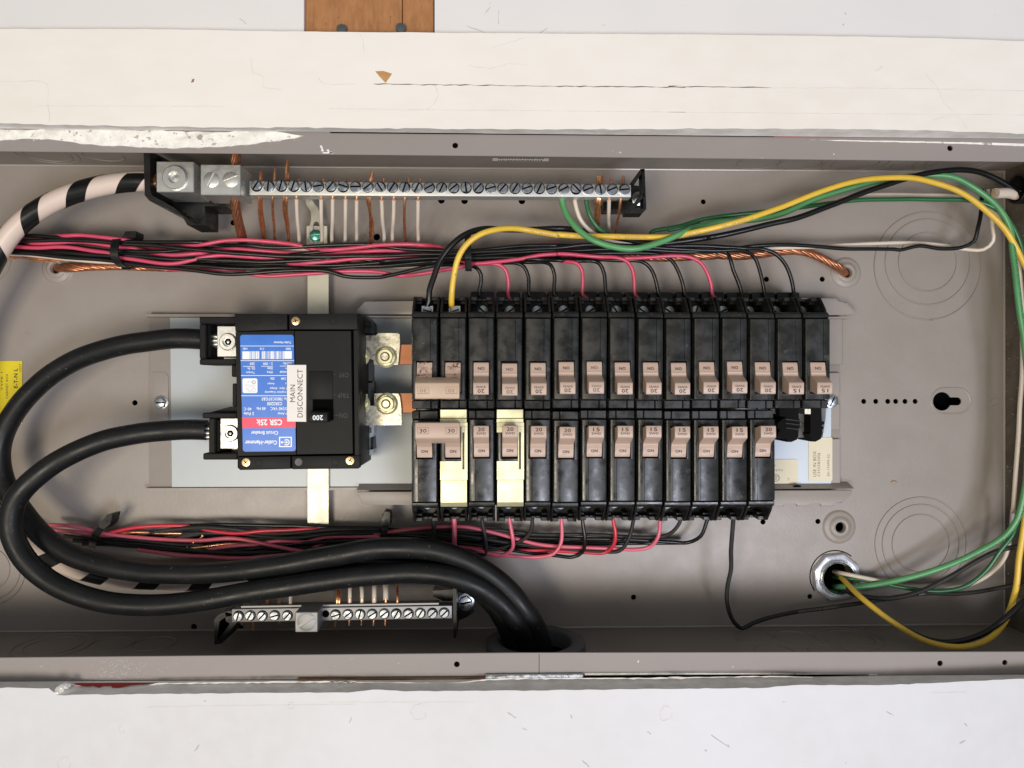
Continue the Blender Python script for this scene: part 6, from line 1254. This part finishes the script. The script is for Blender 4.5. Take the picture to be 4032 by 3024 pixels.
def striped(label, spec, s_start, n_t, group=None, tail=None):
    pts = path(spec, 40, 3.0); t = thing('neutral_cable', label, 'cable', tuple(pts[0]), group)
    mb = MB(); mb.tube(pts, RC-.35, 24); part('jacket', mb, M['cream'], t, 60)
    fr = frames(pts); L = [0]
    for a, b in zip(pts, pts[1:]): L.append(L[-1]+(b-a).length)
    def at(s, a):
        i = 0
        lo, hi = 0, len(L)-2
        while lo < hi:
            mid = (lo+hi+1)//2
            if L[mid] <= s: lo = mid
            else: hi = mid-1
        i = lo; f = min(1, max(0, (s-L[i])/max(1e-6, L[i+1]-L[i])))
        p = fr[i][0].lerp(fr[i+1][0], f); N = fr[i][1].lerp(fr[i+1][1], f).normalized(); B_ = fr[i][2].lerp(fr[i+1][2], f).normalized()
        return p+(N*math.cos(a)+B_*math.sin(a))*(RC-.1)
    pitch, wd_ = 39.0, 15.5; mb = MB(); vs = []; K = int((L[-1]-wd_)/pitch*24); k0 = 0
    for k in range(K+1):
        a = -2*math.pi*k/24+s_start
        for j in range(4): vs.append(at(k*pitch/24+wd_*j/3, a))
    mb.add(vs, [(k*4+j, k*4+j+1, (k+1)*4+j+1, (k+1)*4+j) for k in range(K) for j in range(3)])
    part('spiral_tape', mb, M['w_black'], t, 60)
    if tail:
        mb = MB(); mb.tube([pts[-2]]+path(tail, 40, 3.0), RC-.1, 24); part('untaped_jacket', mb, M['cable'], t, 60)
    return t
striped('pinkish white cable wrapped in black spiral tape, running from the big neutral lug', [('A', [(960, 1130, 55), (870, 1128, 55), (720, 1140, 54), (560, 1172, 52), (400, 1225, 50), (250, 1300, 48), (120, 1400, 46), (10, 1540, 44), (-110, 1760, 42)]), ('D', [(-230, 500, 34), (-250, 1000, 28), (-180, 1450, 20)])], .6, 0)
striped('lower striped stretch of white and black taped cable half hidden under the black loops', [('G', [(-120, -50, 16), (0, 120, 17), (150, 255, 20), (300, 345, 23), (470, 415, 25), (700, 470, 26), (950, 492, 27), (1200, 495, 28), (1400, 482, 29), (1590, 458, 31)])], 2.2, 0, tail=[('G', [(1600, 457, 31), (1800, 425, 34), (2100, 385, 38)]), ('H', [(130, 372, 42), (400, 385, 44), (700, 430, 42), (900, 530, 40), (1030, 660, 38), (1110, 800, 38), (1160, 930, 38), (1170, 1110, 38)])])
# bare strands of the neutral lug and the two black cables
copper('lug_strands', 'shiny bare strands of the taped cable entering the big neutral lug', 5.6, [('A', [(935, 1130, 56), (985, 1130, 56)])], 55, 9, lay=60, rs=1.9)
for lab_, c, y, x0 in (('short silvery strands between the upper black cable and its lug', 'D', 540, 1238), ('short silvery strands between the lower black cable and its lug', 'D', 1110, 1278)):
    q0, q1 = P(c, x0, y, 44), P(c, 1372, y, 44); t = thing('lug_strands', lab_, 'wire', tuple(q0))
    for k in range(9):
        a = 2*math.pi*k/8; rr = 4.2 if k < 8 else 0; o_ = Vector((0, rr*math.cos(a), rr*math.sin(a)))
        mb = MB(); mb.tube([q0+o_, (q0+q1)/2+o_*.96+Vector((0, .3*math.sin(k*2), 0)), q1+o_*.9], 1.55, 8); part('strand', mb, M['alu'], t, 60)
# ---------------------------------------------------------------- conduit nipple with locknut
t = thing('conduit_nipple', 'zinc locknut and threaded nipple in the back plate where the right-hand wires come through', 'conduit fitting', tuple(P('I', 1055, 475, 2)))
q = P('I', 1058, 478, 5); cx, cy = q.x, q.y
mb = MB(); n = 48; vs = []
prof = [(15.6, 0.1, 0), (15.6, 3.6, 1), (17.8, 4.3, 2), (17.8, 4.3, 3), (21.5, 3.6, 4), (23.0, 0.2, 5)]
R_ = 5.036/5.0
for r, h, k_ in prof:
    for k in range(n):
        t_ = 2*math.pi*k/n; rr = r
        if k_ >= 4: rr = r*.97*math.cos(math.pi/8)/math.cos(((t_+.3) % (math.pi/4))-math.pi/8)*1.04
        vs.append((cx+rr*.87*math.cos(t_), cy+rr*.87*math.sin(t_), h))
mb.add(vs, [(i*n+k, i*n+(k+1) % n, (i+1)*n+(k+1) % n, (i+1)*n+k)[::-1] for i in range(len(prof)-1) for k in range(n)])
mr = MB(); mr.ring((cx-.3, cy+.4, 0), 20.1, .9, .1, 40, a0=R(50), a1=R(215)); part('scratched_ring', mr, M['void'], t)
part('locknut', mb, mat('worn zinc locknut', (.72, .74, .78), .3, .7, rv=(80, .2, .5), bump=(200, .3, .2), var=(60, (.5, .52, .56), .7)), t, 50)
mb = MB(); vs = []
pr = []
for i in range(12): pr += [(12.6, 6.5-i*1.2), (12.0, 5.9-i*1.2)]
pr = [(13.5, 0), (13.5, 5.8), (13.1, 6.6)]+pr
mb.lathe((cx, cy, 0), pr+[(13, -60)], 40, cap=False); mb.f = [f[::-1] for f in mb.f] if False else mb.f
mb.lathe((cx, cy, -34), [(13.2, 0), (.1, -.5)], 24, cap=False)
part('threaded_nipple', mb, M['zinc'], t, 30)
# ---------------------------------------------------------------- fitting in the top right corner
q = P('h', 1890, 830, 30)
t = thing('cable_connector', 'black round cable connector with a cut stub of white jacket in the top right corner', 'cable connector', tuple(q))
mb = MB(); vs = []
cyc = P('h', 1950, 760, 36)
mb.lathe((xbr-16, cyc.y, 36), [(11, 0), (11, 15), (9.5, 15)], 28, 'x', cap=False); mb.lathe((xbr-16, cyc.y, 36), [(9.5, 0), (11, 0)], 28, 'x', cap=False); mb.lathe((xbr-2, cyc.y, 36), [(9.5, 0), (.1, .2)], 28, 'x', cap=False)
part('collar', mb, M['black'], t, 40)
mb = MB(); mb.tube(catmull([P('h', 2080, 860, 34), P('h', 1950, 830, 36), P('h', 1740, 835, 38)], 2), 3.9, 14); part('jacket_stub', mb, M['w_white'], t, 60)
mb = MB(); rn = random.Random(8)
for k in range(5): mb.tube([P('h', 1745, 790+k*22, 48), P('h', 1680+rn.randint(0, 25), 770+k*28, 46)], .5, 5)
part('torn_paper', mb, mat('kraft paper', (.42, .3, .16), .9), t)
# cobweb and crumbs of dirt
mb = MB(); rn = random.Random(21)
for _ in range(170):
    z = rn.uniform(3, 60); y = rn.uniform(ybb+10, ybt-20); s = rn.uniform(.3, 1.2)
    mb.box(xbr-s, xbr+.2, y, y+s*rn.uniform(.6, 1.8), z, z+s)
o = solo('dirt_crumbs', mb, mat('crumbs', (.35, .33, .3), .9, var=(300, (.05, .04, .03), .9)), 'small crumbs of dirt and insect remains on the right side wall', 'dirt', smooth=0); o['kind'] = 'stuff'
mb = MB(); q = P('F', 1408, 1420, 1); 
bm = bmesh.new(); bmesh.ops.create_icosphere(bm, subdivisions=2, radius=1)
for v in bm.verts: v.co = Vector((q.x+v.co.x*2.4+v.co.y*.8, q.y+v.co.y*1.0-v.co.x*.5, .6+v.co.z*.9))
mb.bm(bm); solo('dead_insect', mb, mat('insect husk', (.3, .2, .12), .7, var=(900, (.6, .5, .4), .8)), 'tiny brown insect husk stuck on the back plate at lower right', 'insect')
# ---------------------------------------------------------------- stand the panel upright
for o in [o for o in sc.objects if o.parent is None and o.type in ('MESH', 'EMPTY')]:
    o.matrix_world = UP @ o.matrix_basis
